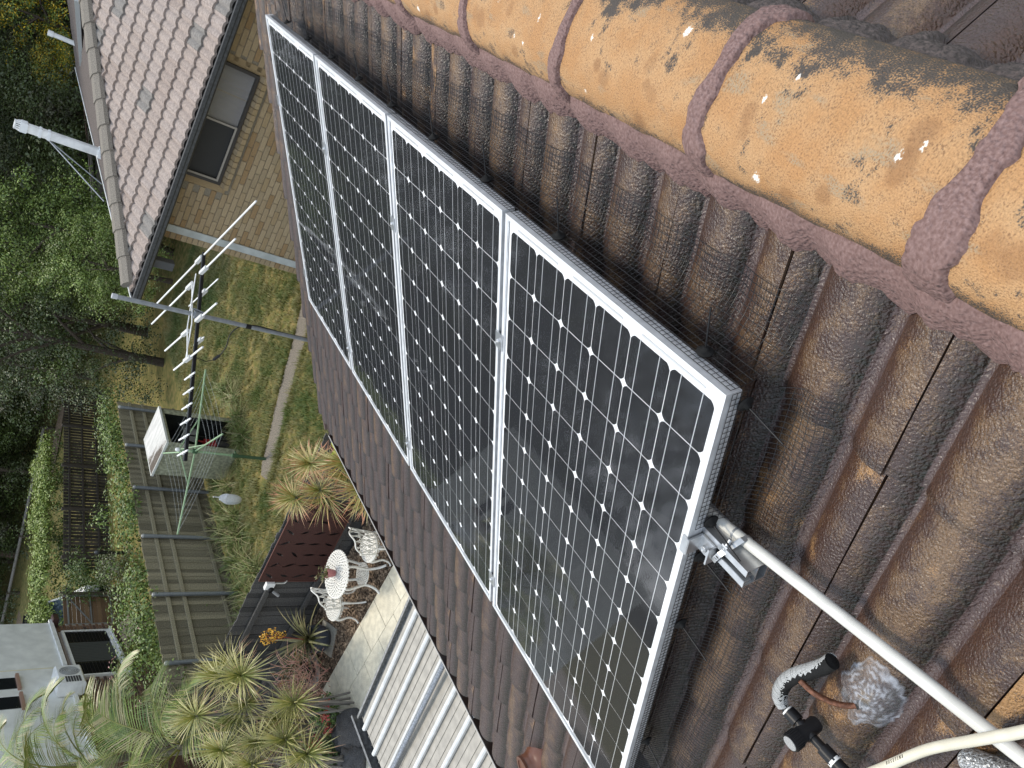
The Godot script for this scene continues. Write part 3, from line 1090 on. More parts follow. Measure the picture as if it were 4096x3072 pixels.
# ---------------------------------------------------------------- the brick house behind the far fence
func build_far_house() -> void:
	var a := V(17.05, 0, -19.37)              # far corner of the wall that is seen
	var d := V(-0.9164, 0, 0.4002)            # along the wall towards the camera side
	var out := V(0.4002, 0, 0.9164)
	var bs := Basis(-d, Vector3.UP, out)      # x along the wall towards its far corner (at 9), y up, z out of it
	var o := V(a.x, 0, a.z) + d * 9.0
	var h := thing("brick_house", "mottled brown brick house with white upper wall and dark screened window beyond the fence", "house", V(o.x, BACK, o.z), "", bs)
	var core := MB.new()
	core.bx(4.5, 1.05, -3.02, 9.0, 2.3, 6.0)
	var wn := obj("wall", core, mat(0.33, 0.28, 0.24, 0.9), h)
	var bt := ntex(0.09, 0.6, 1.0, 81, 4)
	var bm := []
	for c in [Color(0.20, 0.105, 0.065), Color(0.13, 0.065, 0.045), Color(0.26, 0.15, 0.09), Color(0.09, 0.05, 0.04), Color(0.23, 0.125, 0.075)]:
		bm.append(mat(c.r, c.g, c.b, 0.85, 0.0, bt, 4.0))
	var br := MB.new()
	br.bx(0, 0, 0, 0.225, 0.074, 0.02, 0.006)
	var brm := br.mesh()
	var rest := MB.new()
	var w0 := 5.68
	var w1 := 8.48
	var wy0 := 0.78
	var wy1 := 2.04
	for row in 25:
		var y := 0.05 + 0.088 * row
		for k in 37:
			var x := 0.115 + 0.24 * k + (0.12 if row % 2 else 0.0)
			if x > w0 - 0.12 and x < w1 + 0.12 and y > wy0 - 0.04 and y < wy1 + 0.05: continue
			if x > 4.4 and x < 9.0 and y > 0.15:
				obj("brick", brm, bm[rng.randi() % 5], wn, Transform3D(Basis(), V(x, y, 0.003)))
			else:
				rest.bx(x, y, 0.003, 0.225, 0.074, 0.02)
	var ro := obj("brick_courses", rest, bm[0], wn)
	ro.set_meta("kind", "stuff")
	var win := Node3D.new()
	win.name = "window"
	h.add_child(win)
	var fr := MB.new()
	for y in [wy0 + 0.03, wy1 - 0.03]: fr.bx((w0 + w1) / 2, y, 0.02, w1 - w0, 0.07, 0.07)
	for x in [w0 + 0.03, w1 - 0.03]: fr.bx(x, (wy0 + wy1) / 2, 0.02, 0.07, wy1 - wy0 - 0.1, 0.07)
	fr.bx((w0 + w1) / 2, wy0 - 0.045, 0.06, w1 - w0 + 0.1, 0.05, 0.12)
	obj("frame", fr, M.white, win)
	var gl := MB.new()
	gl.bx((w0 + w1) / 2, (wy0 + wy1) / 2, 0.005, w1 - w0 - 0.1, wy1 - wy0 - 0.1, 0.01)
	obj("glass", gl, mat(0.015, 0.017, 0.018, 0.12), win)
	for k in 12:
		var bl := MB.new()
		bl.bx(w0 + 0.9 + 0.1 * k, (wy0 + wy1) / 2, 0.014, 0.085, wy1 - wy0 - 0.12, 0.004)
		obj("blind_slat", bl, mat(0.05, 0.055, 0.055, 0.6), win)
	for q in [[w0 + 0.07, w0 + 0.8], [w1 - 0.75, w1 - 0.07]]:
		var sc := MB.new()
		for k in 14:
			var x0: float = lerpf(q[0], q[1], k / 14.0)
			sc.beam(V(x0, wy0 + 0.06, 0.03), V(x0 + 0.05, wy1 - 0.06, 0.03), 0.012, 0.006)
			sc.beam(V(q[0], lerpf(wy0, wy1, (k + 0.5) / 14.0), 0.034), V(q[1], lerpf(wy0, wy1, (k + 0.5) / 14.0), 0.034), 0.006, 0.012, V(0, 0, 1))
		obj("security_screen", sc, M.black, win)
	# gutter and white cladding above
	var gt := MB.new()
	gt.bx(9.0, 2.16, 0.12, 0.35, 0.16, 0.3, 0.02)
	obj("gutter", gt, mat(0.05, 0.025, 0.022, 0.4), h)
	var cl := MB.new()
	cl.bx(7.55, 4.2, -1.0, 2.78, 3.8, 2.2)
	cl.bx(3.05, 4.2, -1.0, 6.10, 3.8, 2.2)
	obj("cladding", cl, mat(0.74, 0.74, 0.70, 0.6, 0.0, T.soft, 0.4), h)
	var tr := MB.new()
	tr.bx(7.6, 2.27, 0.13, 2.9, 0.10, 0.06)
	tr.bx(3.05, 2.27, 0.13, 6.1, 0.10, 0.06)
	obj("trim", tr, M.white, h)
	var js := MB.new()
	js.bx(6.13, 4.2, 0.07, 0.12, 3.8, 0.05)
	obj("joint_cover", js, mat(0.66, 0.60, 0.42, 0.6), h)
	for k in 2:
		var uw := MB.new()
		uw.bx(5.45 - 0.95 * k, 4.0, 0.10, 0.55, 1.1, 0.03)
		var w2 := obj("upper_window", uw, M.glass_dark, h)
		var sl := MB.new()
		sl.bx(5.45 - 0.95 * k, 3.41, 0.13, 0.75, 0.07, 0.1)
		obj("sill", sl, mat(0.30, 0.18, 0.13, 0.7), w2)
	# air conditioner on a bracket
	var ac := thing("air_conditioner", "white air conditioner with round fan grille on the brick house wall", "air conditioner", V(a.x, 0, a.z) + d * 4.45 + out * 0.30 + V(0, 0.07, 0), "", bs)
	var ab := MB.new()
	ab.bx(0.45, 0.31, 0, 0.92, 0.62, 0.36, 0.04)
	obj("case", ab, M.white, ac)
	var ag := MB.new()
	for k in 6: ag.annulus(V(0.62, 0.31, 0.182), V(1, 0, 0), V(0, 1, 0), 0.028 + 0.036 * k, 0.044 + 0.036 * k, 24, 0.006)
	for k in 10: ag.beam(V(0.62, 0.31, 0.184), V(0.62 + 0.23 * cos(TAU * k / 10.0), 0.31 + 0.23 * sin(TAU * k / 10.0), 0.184), 0.006, 0.006, V(0, 0, 1))
	obj("fan_grille", ag, mat(0.42, 0.43, 0.43, 0.5), ac)
	var ad := MB.new()
	ad.lathe([Vector2(0.235, 0.0), Vector2(0.0, 0.001)], 24, Transform3D(Basis(Vector3.RIGHT, PI / 2), V(0.62, 0.31, 0.1815)))
	obj("fan_opening", ad, mat(0.10, 0.10, 0.10, 0.7), ac)
	var av := MB.new()
	for k in 7:
		for m in 6: av.bx(0.06 + 0.042 * k, 0.13 + 0.06 * m, 0.183, 0.03, 0.045, 0.008)
	var avo := obj("coil_openings", av, mat(0.05, 0.05, 0.05, 0.7), ac)
	avo.set_meta("kind", "stuff")
	# timber lid leaning by the wall
	var lid := thing("timber_box", "pale timber box with flat lid against the brick house wall", "box", V(a.x, BACK, a.z) + d * 1.95 + out * 0.3, "", bs)
	var lb := MB.new()
	lb.bx(0.5, 0.24, 0.1, 1.25, 0.46, 0.5, 0.01)
	obj("body", lb, mat(0.20, 0.13, 0.08, 0.8, 0.0, T.streak, 2.0), lid)
	var lt := MB.new()
	lt.box(Transform3D(Basis(Vector3.RIGHT, 0.2), V(0.5, 0.5, 0.1)), V(1.35, 0.035, 0.62), 0.004)
	obj("lid", lt, mat(0.36, 0.27, 0.19, 0.8, 0.0, T.streak, 2.0), lid)
	# gate of level boards in a steel frame
	var gate := thing("timber_gate", "brown timber gate with diagonal steel frame beside the brick house", "gate", V(17.5, BACK, -19.95), "", Basis(V(0.83, 0, 0.02).normalized(), Vector3.UP, V(-0.02, 0, 0.83).normalized()))
	var gm := [mat(0.21, 0.125, 0.065, 0.8, 0.0, T.streak, 3.0), mat(0.17, 0.10, 0.052, 0.8, 0.0, T.streak, 3.0), mat(0.25, 0.155, 0.08, 0.8, 0.0, T.streak, 3.0)]
	var gbm := MB.new()
	gbm.bx(0, 0, 0, 1.25, 0.115, 0.02, 0.003)
	var gbb := gbm.mesh()
	for k in 14: obj("board", gbb, gm[k % 3], gate, Transform3D(Basis(), V(0.62, 0.08 + 0.122 * k, 0)))
	var gf := MB.new()
	for y in [0.35, 1.6]: gf.beam(V(0.03, y, 0.03), V(1.22, y, 0.03), 0.04, 0.04)
	for x in [0.04, 1.21]: gf.beam(V(x, 0.05, 0.03), V(x, 1.7, 0.03), 0.04, 0.04)
	gf.beam(V(0.06, 0.95, 0.03), V(1.2, 0.95, 0.03), 0.035, 0.035)
	gf.beam(V(0.06, 0.95, 0.035), V(1.19, 1.6, 0.035), 0.03, 0.03)
	obj("steel_frame", gf, M.galv, gate)
	var gp := MB.new()
	gp.bx(1.33, 0.9, 0, 0.1, 1.85, 0.1, 0.01)
	obj("post", gp, mat(0.11, 0.085, 0.065, 0.85), gate)
	build_car()


func build_car() -> void:
	var f := V(-0.55, 0, 0.835)
	var bs := Basis(f.cross(Vector3.UP) * -1.0, Vector3.UP, f)     # z forward
	if bs.determinant() < 0: bs = Basis(f.cross(Vector3.UP), Vector3.UP, f)
	var car := thing("parked_car", "white four wheel drive with black roof rack parked beyond the gate", "car", V(19.75, BACK, -22.35), "", bs)
	var w := 0.9
	var body := MB.new()
	body.poly(PackedVector2Array([Vector2(-2.2, 0.45), Vector2(2.25, 0.45), Vector2(2.3, 0.8), Vector2(2.2, 1.02), Vector2(1.05, 1.12), Vector2(-2.2, 1.12), Vector2(-2.3, 0.8)]), Transform3D(Basis(V(0, 0, 1), V(0, 1, 0), V(-1, 0, 0)), Vector3.ZERO), 2 * w)
	obj("body", body, mat(0.75, 0.75, 0.74, 0.25), car)
	var cab := MB.new()
	var lo := [V(-w + 0.03, 1.12, -2.2), V(w - 0.03, 1.12, -2.2), V(w - 0.03, 1.12, 1.05), V(-w + 0.03, 1.12, 1.05)]
	var hi := [V(-w + 0.16, 1.72, -2.05), V(w - 0.16, 1.72, -2.05), V(w - 0.16, 1.72, 0.35), V(-w + 0.16, 1.72, 0.35)]
	for k in 4: cab.quad(lo[(k + 1) % 4], lo[k], hi[k], hi[(k + 1) % 4])
	cab.quad(hi[3], hi[2], hi[1], hi[0])
	obj("cabin", cab, mat(0.75, 0.75, 0.74, 0.25), car)
	var ws := MB.new()
	ws.quad(V(-0.8, 1.17, 1.012), V(0.8, 1.17, 1.012), V(0.69, 1.66, 0.437), V(-0.69, 1.66, 0.437))
	obj("windscreen", ws, mat(0.05, 0.075, 0.10, 0.06), car)
	for s in [-1.0, 1.0]:
		for q in [[-2.0, -0.95], [-0.85, 0.45]]:
			var sw := MB.new()
			var p := [V(s * 0.868, 1.18, q[0]), V(s * 0.868, 1.18, q[1] + 0.25 * float(q[1] > 0)), V(s * 0.772, 1.62, q[1]), V(s * 0.772, 1.62, q[0] + 0.08)]
			if s > 0: sw.quad(p[1], p[0], p[3], p[2])
			else: sw.quad(p[0], p[1], p[2], p[3])
			obj("side_window", sw, M.glass_dark, car)
		for z in [-1.4, 1.45]:
			var wh := MB.new()
			wh.lathe([Vector2(0.0, -0.11), Vector2(0.33, -0.11), Vector2(0.37, -0.07), Vector2(0.37, 0.07), Vector2(0.33, 0.11), Vector2(0.0, 0.11)], 20, Transform3D(Basis(V(0, 0, 1), PI / 2), V(s * 0.82, 0.37, z)))
			var wo := obj("wheel", wh, M.rubber, car)
			var rim := MB.new()
			rim.lathe([Vector2(0.2, -0.116), Vector2(0.21, 0.116), Vector2(0.0, 0.118)], 16, Transform3D(Basis(V(0, 0, 1), -s * PI / 2), V(s * 0.82, 0.37, z)))
			obj("rim", rim, M.alu, wo)
		var mi := MB.new()
		mi.bx(s * 1.02, 1.2, 0.75, 0.2, 0.16, 0.1, 0.02)
		obj("mirror", mi, M.black, car)
		var hl := MB.new()
		hl.bx(s * 0.68, 0.86, 2.28, 0.3, 0.14, 0.06, 0.02)
		obj("headlight", hl, mat(0.7, 0.72, 0.74, 0.1), car)
	var bp := MB.new()
	bp.bx(0, 0.5, 2.36, 1.75, 0.24, 0.16, 0.03)
	obj("bumper", bp, M.black, car)
	var rk := MB.new()
	for k in 9: rk.beam(V(-0.66, 1.86, -2.0 + 0.28 * k), V(0.66, 1.86, -2.0 + 0.28 * k), 0.13, 0.03)
	for s in [-0.68, 0.68]:
		rk.beam(V(s, 1.86, -2.15), V(s, 1.86, 0.4), 0.05, 0.06)
		for z in [-1.9, -0.8, 0.2]: rk.beam(V(s, 1.72, z), V(s, 1.86, z), 0.06, 0.06, V(0, 0, 1))
	for z in [-2.15, 0.42]: rk.beam(V(-0.7, 1.9, z), V(0.7, 1.9, z), 0.05, 0.09)
	obj("roof_rack", rk, M.rubber, car)


# ---------------------------------------------------------------- fences
func paling_set(w: float, h: float, th: float) -> ArrayMesh:
	var b := MB.new()
	b.bx(0, h / 2, 0, w, h, th, 0.003)
	return b.mesh()


func build_fences() -> void:
	var grey := []
	for k in 5:
		var t := 0.62 + 0.16 * k
		grey.append(mat(0.105 * t, 0.100 * t, 0.094 * t, 0.9, 0.0, T.streak, 3.0, T.nfine, 0.7))
	var olive := []
	for k in 5:
		var t := 0.66 + 0.15 * k
		olive.append(mat(0.31 * t, 0.27 * t, 0.175 * t, 0.9, 0.0, T.streak, 2.5, T.nfine, 0.7))
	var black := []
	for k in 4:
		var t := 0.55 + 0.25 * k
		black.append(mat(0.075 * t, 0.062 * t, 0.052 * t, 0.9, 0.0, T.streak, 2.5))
	# near fence between the patio and the lawn
	var nf := thing("paling_fence", "dark grey weathered paling fence behind the white garden table", "fence", V(7.0, PATIO, -8.0))
	var pm := paling_set(0.098, 1.24, 0.016)
	for k in 66:
		var z := -11.3 + 0.1 * k
		obj("paling", pm, grey[rng.randi() % 5], nf, Transform3D(Basis(Vector3.UP, PI / 2 + rng.randf_range(-0.01, 0.01)), V(0.03 + 0.008 * (k % 2), 0.02 + rng.randf_range(-0.012, 0.012), z + 8.0)))
	for y in [0.28, 1.02]:
		var rb := MB.new()
		rb.bx(-0.022, y, 0.0, 0.04, 0.085, 6.7, 0.005)
		obj("rail", rb, grey[3], nf)
	for z in [-11.2, -9.0, -6.8, -4.9]:
		var pb := MB.new()
		pb.bx(0.075, 0.58, z + 8.0, 0.07, 1.25, 0.07, 0.006)
		obj("post", pb, grey[1], nf)
	var kb := MB.new()
	kb.bx(7.06, -0.92, -8.0, 0.06, 0.7, 6.7)
	struct("retaining_wall", kb, mat(0.09, 0.085, 0.08, 0.9, 0.0, T.fine, 2.0))
	# far fence across the yard
	var ff := thing("paling_fence", "olive grey paling fence across the back of the lawn under the hedge", "fence", V(12.0, LAWN, -11.45))
	var fm := paling_set(0.102, 1.72, 0.016)
	for k in 104:
		var x := 7.15 + 0.1 * k
		obj("paling", fm, olive[rng.randi() % 5], ff, Transform3D(Basis(Vector3.UP, rng.randf_range(-0.015, 0.015)), V(x - 12.0, rng.randf_range(-0.015, 0.015), -0.012 * (k % 2))))
	for y in [0.30, 1.10, 1.42]:
		var rb := MB.new()
		rb.bx(0.25, y, 0.032, 10.4, 0.075, 0.045, 0.005)
		obj("rail", rb, olive[4 if y > 0.5 else 2], ff)
	for x in [17.1, 15.46, 13.83, 12.2, 10.5, 8.8]:
		var pb := MB.new()
		pb.tube([V(x - 12.0, 0, 0.10), V(x - 12.0, 1.70, 0.10)], 0.042, 12)
		obj("post", pb, M.galv, ff)
		var cp := MB.new()
		cp.tube([V(x - 12.0, 1.70, 0.10), V(x - 12.0, 1.72, 0.10), V(x - 12.0, 1.735, 0.10)], [0.046, 0.046, 0.03], 12)
		obj("post_cap", cp, mat(0.42, 0.42, 0.40, 0.5), ff)
	# third fence, dark, beyond the first hedge
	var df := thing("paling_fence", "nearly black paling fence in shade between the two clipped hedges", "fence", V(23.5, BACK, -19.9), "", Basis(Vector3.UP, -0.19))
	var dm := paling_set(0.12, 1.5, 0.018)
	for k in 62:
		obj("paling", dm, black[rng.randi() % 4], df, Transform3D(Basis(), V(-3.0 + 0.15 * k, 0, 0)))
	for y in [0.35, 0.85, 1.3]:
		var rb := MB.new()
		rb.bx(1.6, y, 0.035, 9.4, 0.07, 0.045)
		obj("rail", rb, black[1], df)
	for k in 5:
		var pb := MB.new()
		pb.bx(-2.6 + 2.1 * k, 0.78, 0.09, 0.1, 1.6, 0.1)
		obj("post", pb, black[2], df)
	var bp := thing("bollard", "black post with a rounded cap standing in front of the dark fence", "post", V(19.7, BACK, -18.9))
	var bb := MB.new()
	bb.tube([V(0, 0, 0), V(0, 0.85, 0)], 0.06, 14)
	obj("shaft", bb, M.black, bp)
	var bc := MB.new()
	bc.lathe([Vector2(0.075, 0.85), Vector2(0.08, 0.9), Vector2(0.07, 0.95), Vector2(0.03, 0.99), Vector2(0, 1.0)], 14)
	obj("cap", bc, mat(0.05, 0.052, 0.055, 0.3), bp)
	# log rail along the driveway
	var lr := thing("log_rail_fence", "low grey log rail along the leaf-littered driveway", "fence", V(33.0, BACK, -30.0))
	var pts := [V(30.0, 0, -36.0), V(31.6, 0, -33.0), V(33.0, 0, -30.4), V(34.4, 0, -28.0), V(36.0, 0, -25.6)]
	for k in 5:
		var pb := MB.new()
		pb.tube([pts[k] - V(33, 0, -30), pts[k] - V(33, 0, -30) + V(0, 0.6, 0)], 0.09, 8)
		obj("post", pb, M.bark, lr)
		if k < 4:
			var rb := MB.new()
			rb.tube([pts[k] - V(33, 0, -30) + V(0, 0.5, 0), pts[k + 1] - V(33, 0, -30) + V(0, 0.5, 0)], 0.075, 8)
			obj("rail", rb, M.stem, lr)


# ---------------------------------------------------------------- solar panels
const PW := 0.808
const PL := 1.587
const PP := 0.8263
func build_panels() -> void:
	var ord := ["nearest", "second", "third", "farthest"]
	var extra := ["with the mounting rail sticking out beside it", "between two silver seams, next to the nearest one", "with the bright glare in its upper part", "against the neighbour's brick wall in the view"]
	var cellm := cell_mesh()
	var fb := frame_mesh()
	for k in 4:
		var p := thing("solar_panel", "%s solar panel in the row, %s" % [ord[k], extra[k]], "solar panel", rp(PP * k, 0, 0), "solar panels in a row on the roof", roof_basis())
		# local: x along ridge, y out, z up-slope; the top edge is z = 0
		obj("frame", fb[0], M.frame, p)
		obj("frame_side", fb[1], M.side, p)
		var sh := MB.new()
		sh.bx(PW / 2, -0.0085, -PL / 2, PW - 0.016, 0.004, PL - 0.016)
		obj("backsheet", sh, M.sheet, p)
		var x0 := PW / 2 - 3 * 0.1272 + 0.0636
		var z0 := -0.0365 - 0.0636
		for r in 12:
			for c in 6:
				obj("cell", cellm, M.cell[(r * 3 + c * 5 + k + (r * c) % 3) % 5], p, Transform3D(Basis(), V(x0 + 0.1272 * c, -0.0058, z0 - 0.1272 * r)))
		for c in 6:
			for s in [-0.031, 0.031]:
				var bb := MB.new()
				bb.bx(x0 + 0.1272 * c + s, -0.0049, z0 + 0.064 - 0.77, 0.0017, 0.0005, 1.545)
				obj("busbar", bb, M.ribbon, p)
		for c in 3:
			for e in 2:
				var rb := MB.new()
				rb.bx(x0 + 0.1272 * (2 * c + 0.5), -0.0052, -0.0235 if e == 0 else -(PL - 0.0205), 0.19, 0.0006, 0.005)
				obj("bus_ribbon", rb, M.ribbon, p)
		var gl := MB.new()
		var g := 0.0105
		gl.quad(V(g, -0.0022, -g), V(g, -0.0022, -PL + g), V(PW - g, -0.0022, -PL + g), V(PW - g, -0.0022, -g))
		for q in 4: gl.uv[q] = Vector2(gl.v[q].x / 0.8 * 0.5, gl.v[q].z / 1.6)
		# normal must point out
		if gl.n[0].y < 0:
			for q in 4: gl.n[q] = -gl.n[q]
			for q in range(0, 6, 3):
				var t := gl.i[q + 1]
				gl.i[q + 1] = gl.i[q + 2]; gl.i[q + 2] = t
		obj("glass", gl, M.pane, p)
	# rails and their clamps
	for k in 2:
		var d := 0.372 if k == 0 else 1.425
		var x0 := -0.128 if k == 0 else -0.015
		var rl := thing("mounting_rail", "silver mounting rail under the panels with its cut end sticking out" if k == 0 else "silver mounting rail under the lower part of the panels", "rail", rp(x0, d, -0.037), "", roof_basis())
		var l := 3.34 - x0
		var b := MB.new()
		b.bx(l / 2, -0.029, 0.0225, l, 0.058, 0.0022)
		b.bx(l / 2, -0.029, -0.0225, l, 0.058, 0.0022)
		b.bx(l / 2, -0.0012, 0.0145, l, 0.0024, 0.014)
		b.bx(l / 2, -0.0012, -0.0145, l, 0.0024, 0.014)
		b.bx(l / 2, -0.030, 0.0, l, 0.0022, 0.043)
		b.bx(l / 2, -0.0568, 0.0, l, 0.0024, 0.043)
		b.bx(l / 2, -0.009, 0.0075, l, 0.016, 0.0018)
		b.bx(l / 2, -0.009, -0.0075, l, 0.016, 0.0018)
		obj("extrusion", b, M.alu, rl)
		for x in [0.35, 1.35, 2.35, 3.1]:
			var ft := MB.new()
			ft.bx(x, -0.085, 0.03, 0.04, 0.11, 0.005)
			ft.bx(x, -0.138, 0.13, 0.04, 0.005, 0.2)
			obj("roof_hook", ft, M.galv, rl)
		for m in 3:
			var s := PP * (m + 1) - (PP - PW) / 2
			var cl := thing("panel_clamp", "silver clamp holding the seam between the %s and %s panels, %s of the two" % [ord[m], ord[m + 1], "upper" if k == 0 else "lower"], "clamp", rp(s, d + 0.012, 0), "clamps between the solar panels", roof_basis())
			var cb := MB.new()
			cb.bx(0, 0.0022, 0, 0.040, 0.0036, 0.052, 0.001)
			cb.bx(0.0075, -0.008, 0, 0.002, 0.02, 0.05); cb.bx(-0.0075, -0.008, 0, 0.002, 0.02, 0.05)
			obj("plate", cb, M.alu, cl)
			var bo := MB.new()
			bo.lathe([Vector2(0.0065, 0.004), Vector2(0.0065, 0.009), Vector2(0.0035, 0.0092), Vector2(0.0033, 0.006), Vector2(0, 0.006)], 12)
			obj("bolt", bo, M.steel, cl)
	var ec := thing("end_clamp", "silver end clamp with socket bolt gripping the nearest panel above the rail", "clamp", rp(0, 0.385, 0), "", roof_basis())
	var eb := MB.new()
	eb.bx(0.002, 0.0026, 0, 0.018, 0.004, 0.044, 0.001)
	eb.bx(-0.0065, -0.016, 0, 0.004, 0.037, 0.044)
	eb.bx(-0.026, -0.034, 0, 0.038, 0.004, 0.044)
	eb.bx(-0.0445, -0.026, 0, 0.004, 0.02, 0.044)
	obj("bracket", eb, M.alu, ec)
	var bo2 := MB.new()
	bo2.lathe([Vector2(0.0075, -0.033), Vector2(0.0075, -0.0235), Vector2(0.0065, -0.0225), Vector2(0.004, -0.0225), Vector2(0.0038, -0.027), Vector2(0, -0.027)], 16, Transform3D(Basis(), V(-0.026, 0, 0)))
	obj("bolt", bo2, M.steel, ec)
	var ef := thing("end_clamp", "small silver end clamp on the outer edge of the farthest panel near its lower corner", "clamp", rp(PP * 3 + PW, 1.40, 0), "", roof_basis())
	var e2 := MB.new()
	e2.bx(-0.002, 0.0026, 0, 0.018, 0.004, 0.05); e2.bx(0.008, -0.02, 0, 0.004, 0.045, 0.05); e2.bx(0.018, -0.035, 0, 0.02, 0.004, 0.05)
	obj("bracket", e2, M.alu, ef)
	var eg := thing("end_clamp", "small silver end clamp on the outer edge of the farthest panel near its upper corner", "clamp", rp(PP * 3 + PW, 0.40, 0), "", roof_basis())
	obj("bracket", e2, M.alu, eg)


func cell_mesh() -> ArrayMesh:
	var b := MB.new()
	var h := 0.0624
	var c := 0.0115
	var p := [V(h, 0, h - c), V(h - c * 0.4, 0, h - c * 0.42), V(h - c, 0, h), V(-h + c, 0, h), V(-h + c * 0.4, 0, h - c * 0.42), V(-h, 0, h - c), V(-h, 0, -h + c), V(-h + c * 0.4, 0, -h + c * 0.42), V(-h + c, 0, -h), V(h - c, 0, -h), V(h - c * 0.4, 0, -h + c * 0.42), V(h, 0, -h + c)]
	p.reverse()
	for k in range(1, 11): b.tri(p[0], p[k], p[k + 1])
	for k in 12:
		var a: Vector3 = p[k]
		var e: Vector3 = p[(k + 1) % 12]
		b.quad(a - V(0, 0.0006, 0), e - V(0, 0.0006, 0), e, a)
	return b.mesh()


func frame_mesh() -> Array:
	var t := MB.new()
	var s := MB.new()
	var w := 0.0125
	var hh := 0.036
	# top lips with a small inner step, mitred
	var o := [V(0, 0, 0), V(PW, 0, 0), V(PW, 0, -PL), V(0, 0, -PL)]
	var i1 := []
	var i2 := []
	for p in o:
		i1.append(V(clampf(p.x, w, PW - w), 0, clampf(p.z, -PL + w, -w)))
		i2.append(V(clampf(p.x, w, PW - w), -0.0045, clampf(p.z, -PL + w, -w)))
	for k in 4:
		var m := (k + 1) % 4
		t.quad(o[k], o[m], i1[m], i1[k])
		t.quad(i1[k], i1[m], i2[m], i2[k])
		var dn := V(0, -hh, 0)
		s.quad(o[k] + dn, o[m] + dn, o[m] - V(0, 0.0008, 0), o[k] - V(0, 0.0008, 0))
		# the groove that runs along the side
		var outd: Vector3 = ((o[k] + o[m]) / 2 - V(PW / 2, 0, -PL / 2))
		outd = V(signf(outd.x) if absf(outd.x) > 0.3 else 0.0, 0, signf(outd.z) if absf(outd.z) > 0.3 and absf(outd.x) < 0.3 else 0.0)
		for y in [-0.012, -0.030]:
			var e: Vector3 = outd * 0.0008
			s.quad(o[k] + e + V(0, y - 0.001, 0), o[m] + e + V(0, y - 0.001, 0), o[m] + e + V(0, y, 0), o[k] + e + V(0, y, 0))
		# foot flange underneath
		s.quad(o[k] + dn, o[m] + dn, V(clampf(o[m].x, 0.03, PW - 0.03), -hh, clampf(o[m].z, -PL + 0.03, -0.03)), V(clampf(o[k].x, 0.03, PW - 0.03), -hh, clampf(o[k].z, -PL + 0.03, -0.03)))
	return [t.mesh(), s.mesh()]


# ---------------------------------------------------------------- black wire mesh round the panels
func guard_profile(q: float, s: float, edge: float) -> Vector2:   # (distance out from the frame, height n); q 0..1 along the strip's width
	var k := q * 15.0
	var p: Vector2
	var floor_n := edge
	var pts := [Vector2(0.003, -0.013), Vector2(0.003, -0.026), Vector2(0.004, -0.039), Vector2(0.006, -0.055), Vector2(0.010, -0.075), Vector2(0.018, -0.094), Vector2(0.030, -0.111), Vector2(0.046, -0.123), Vector2(0.064, -0.131), Vector2(0.082, -0.137), Vector2(0.100, -0.141), Vector2(0.118, -0.144), Vector2(0.136, -0.146)]
	var t := q * (pts.size() - 1)
	var i := mini(int(t), pts.size() - 2)
	p = pts[i].lerp(pts[i + 1], t - i)
	var w := sm(0.3, 1.0, q)
	p.y = lerpf(p.y, p.y * 0.55 + (floor_n + 0.012) * 0.45, w * 0.9)
	p.y = maxf(p.y, lerpf(-1.0, floor_n + 0.004, sm(0.25, 0.3, q)))
	return p


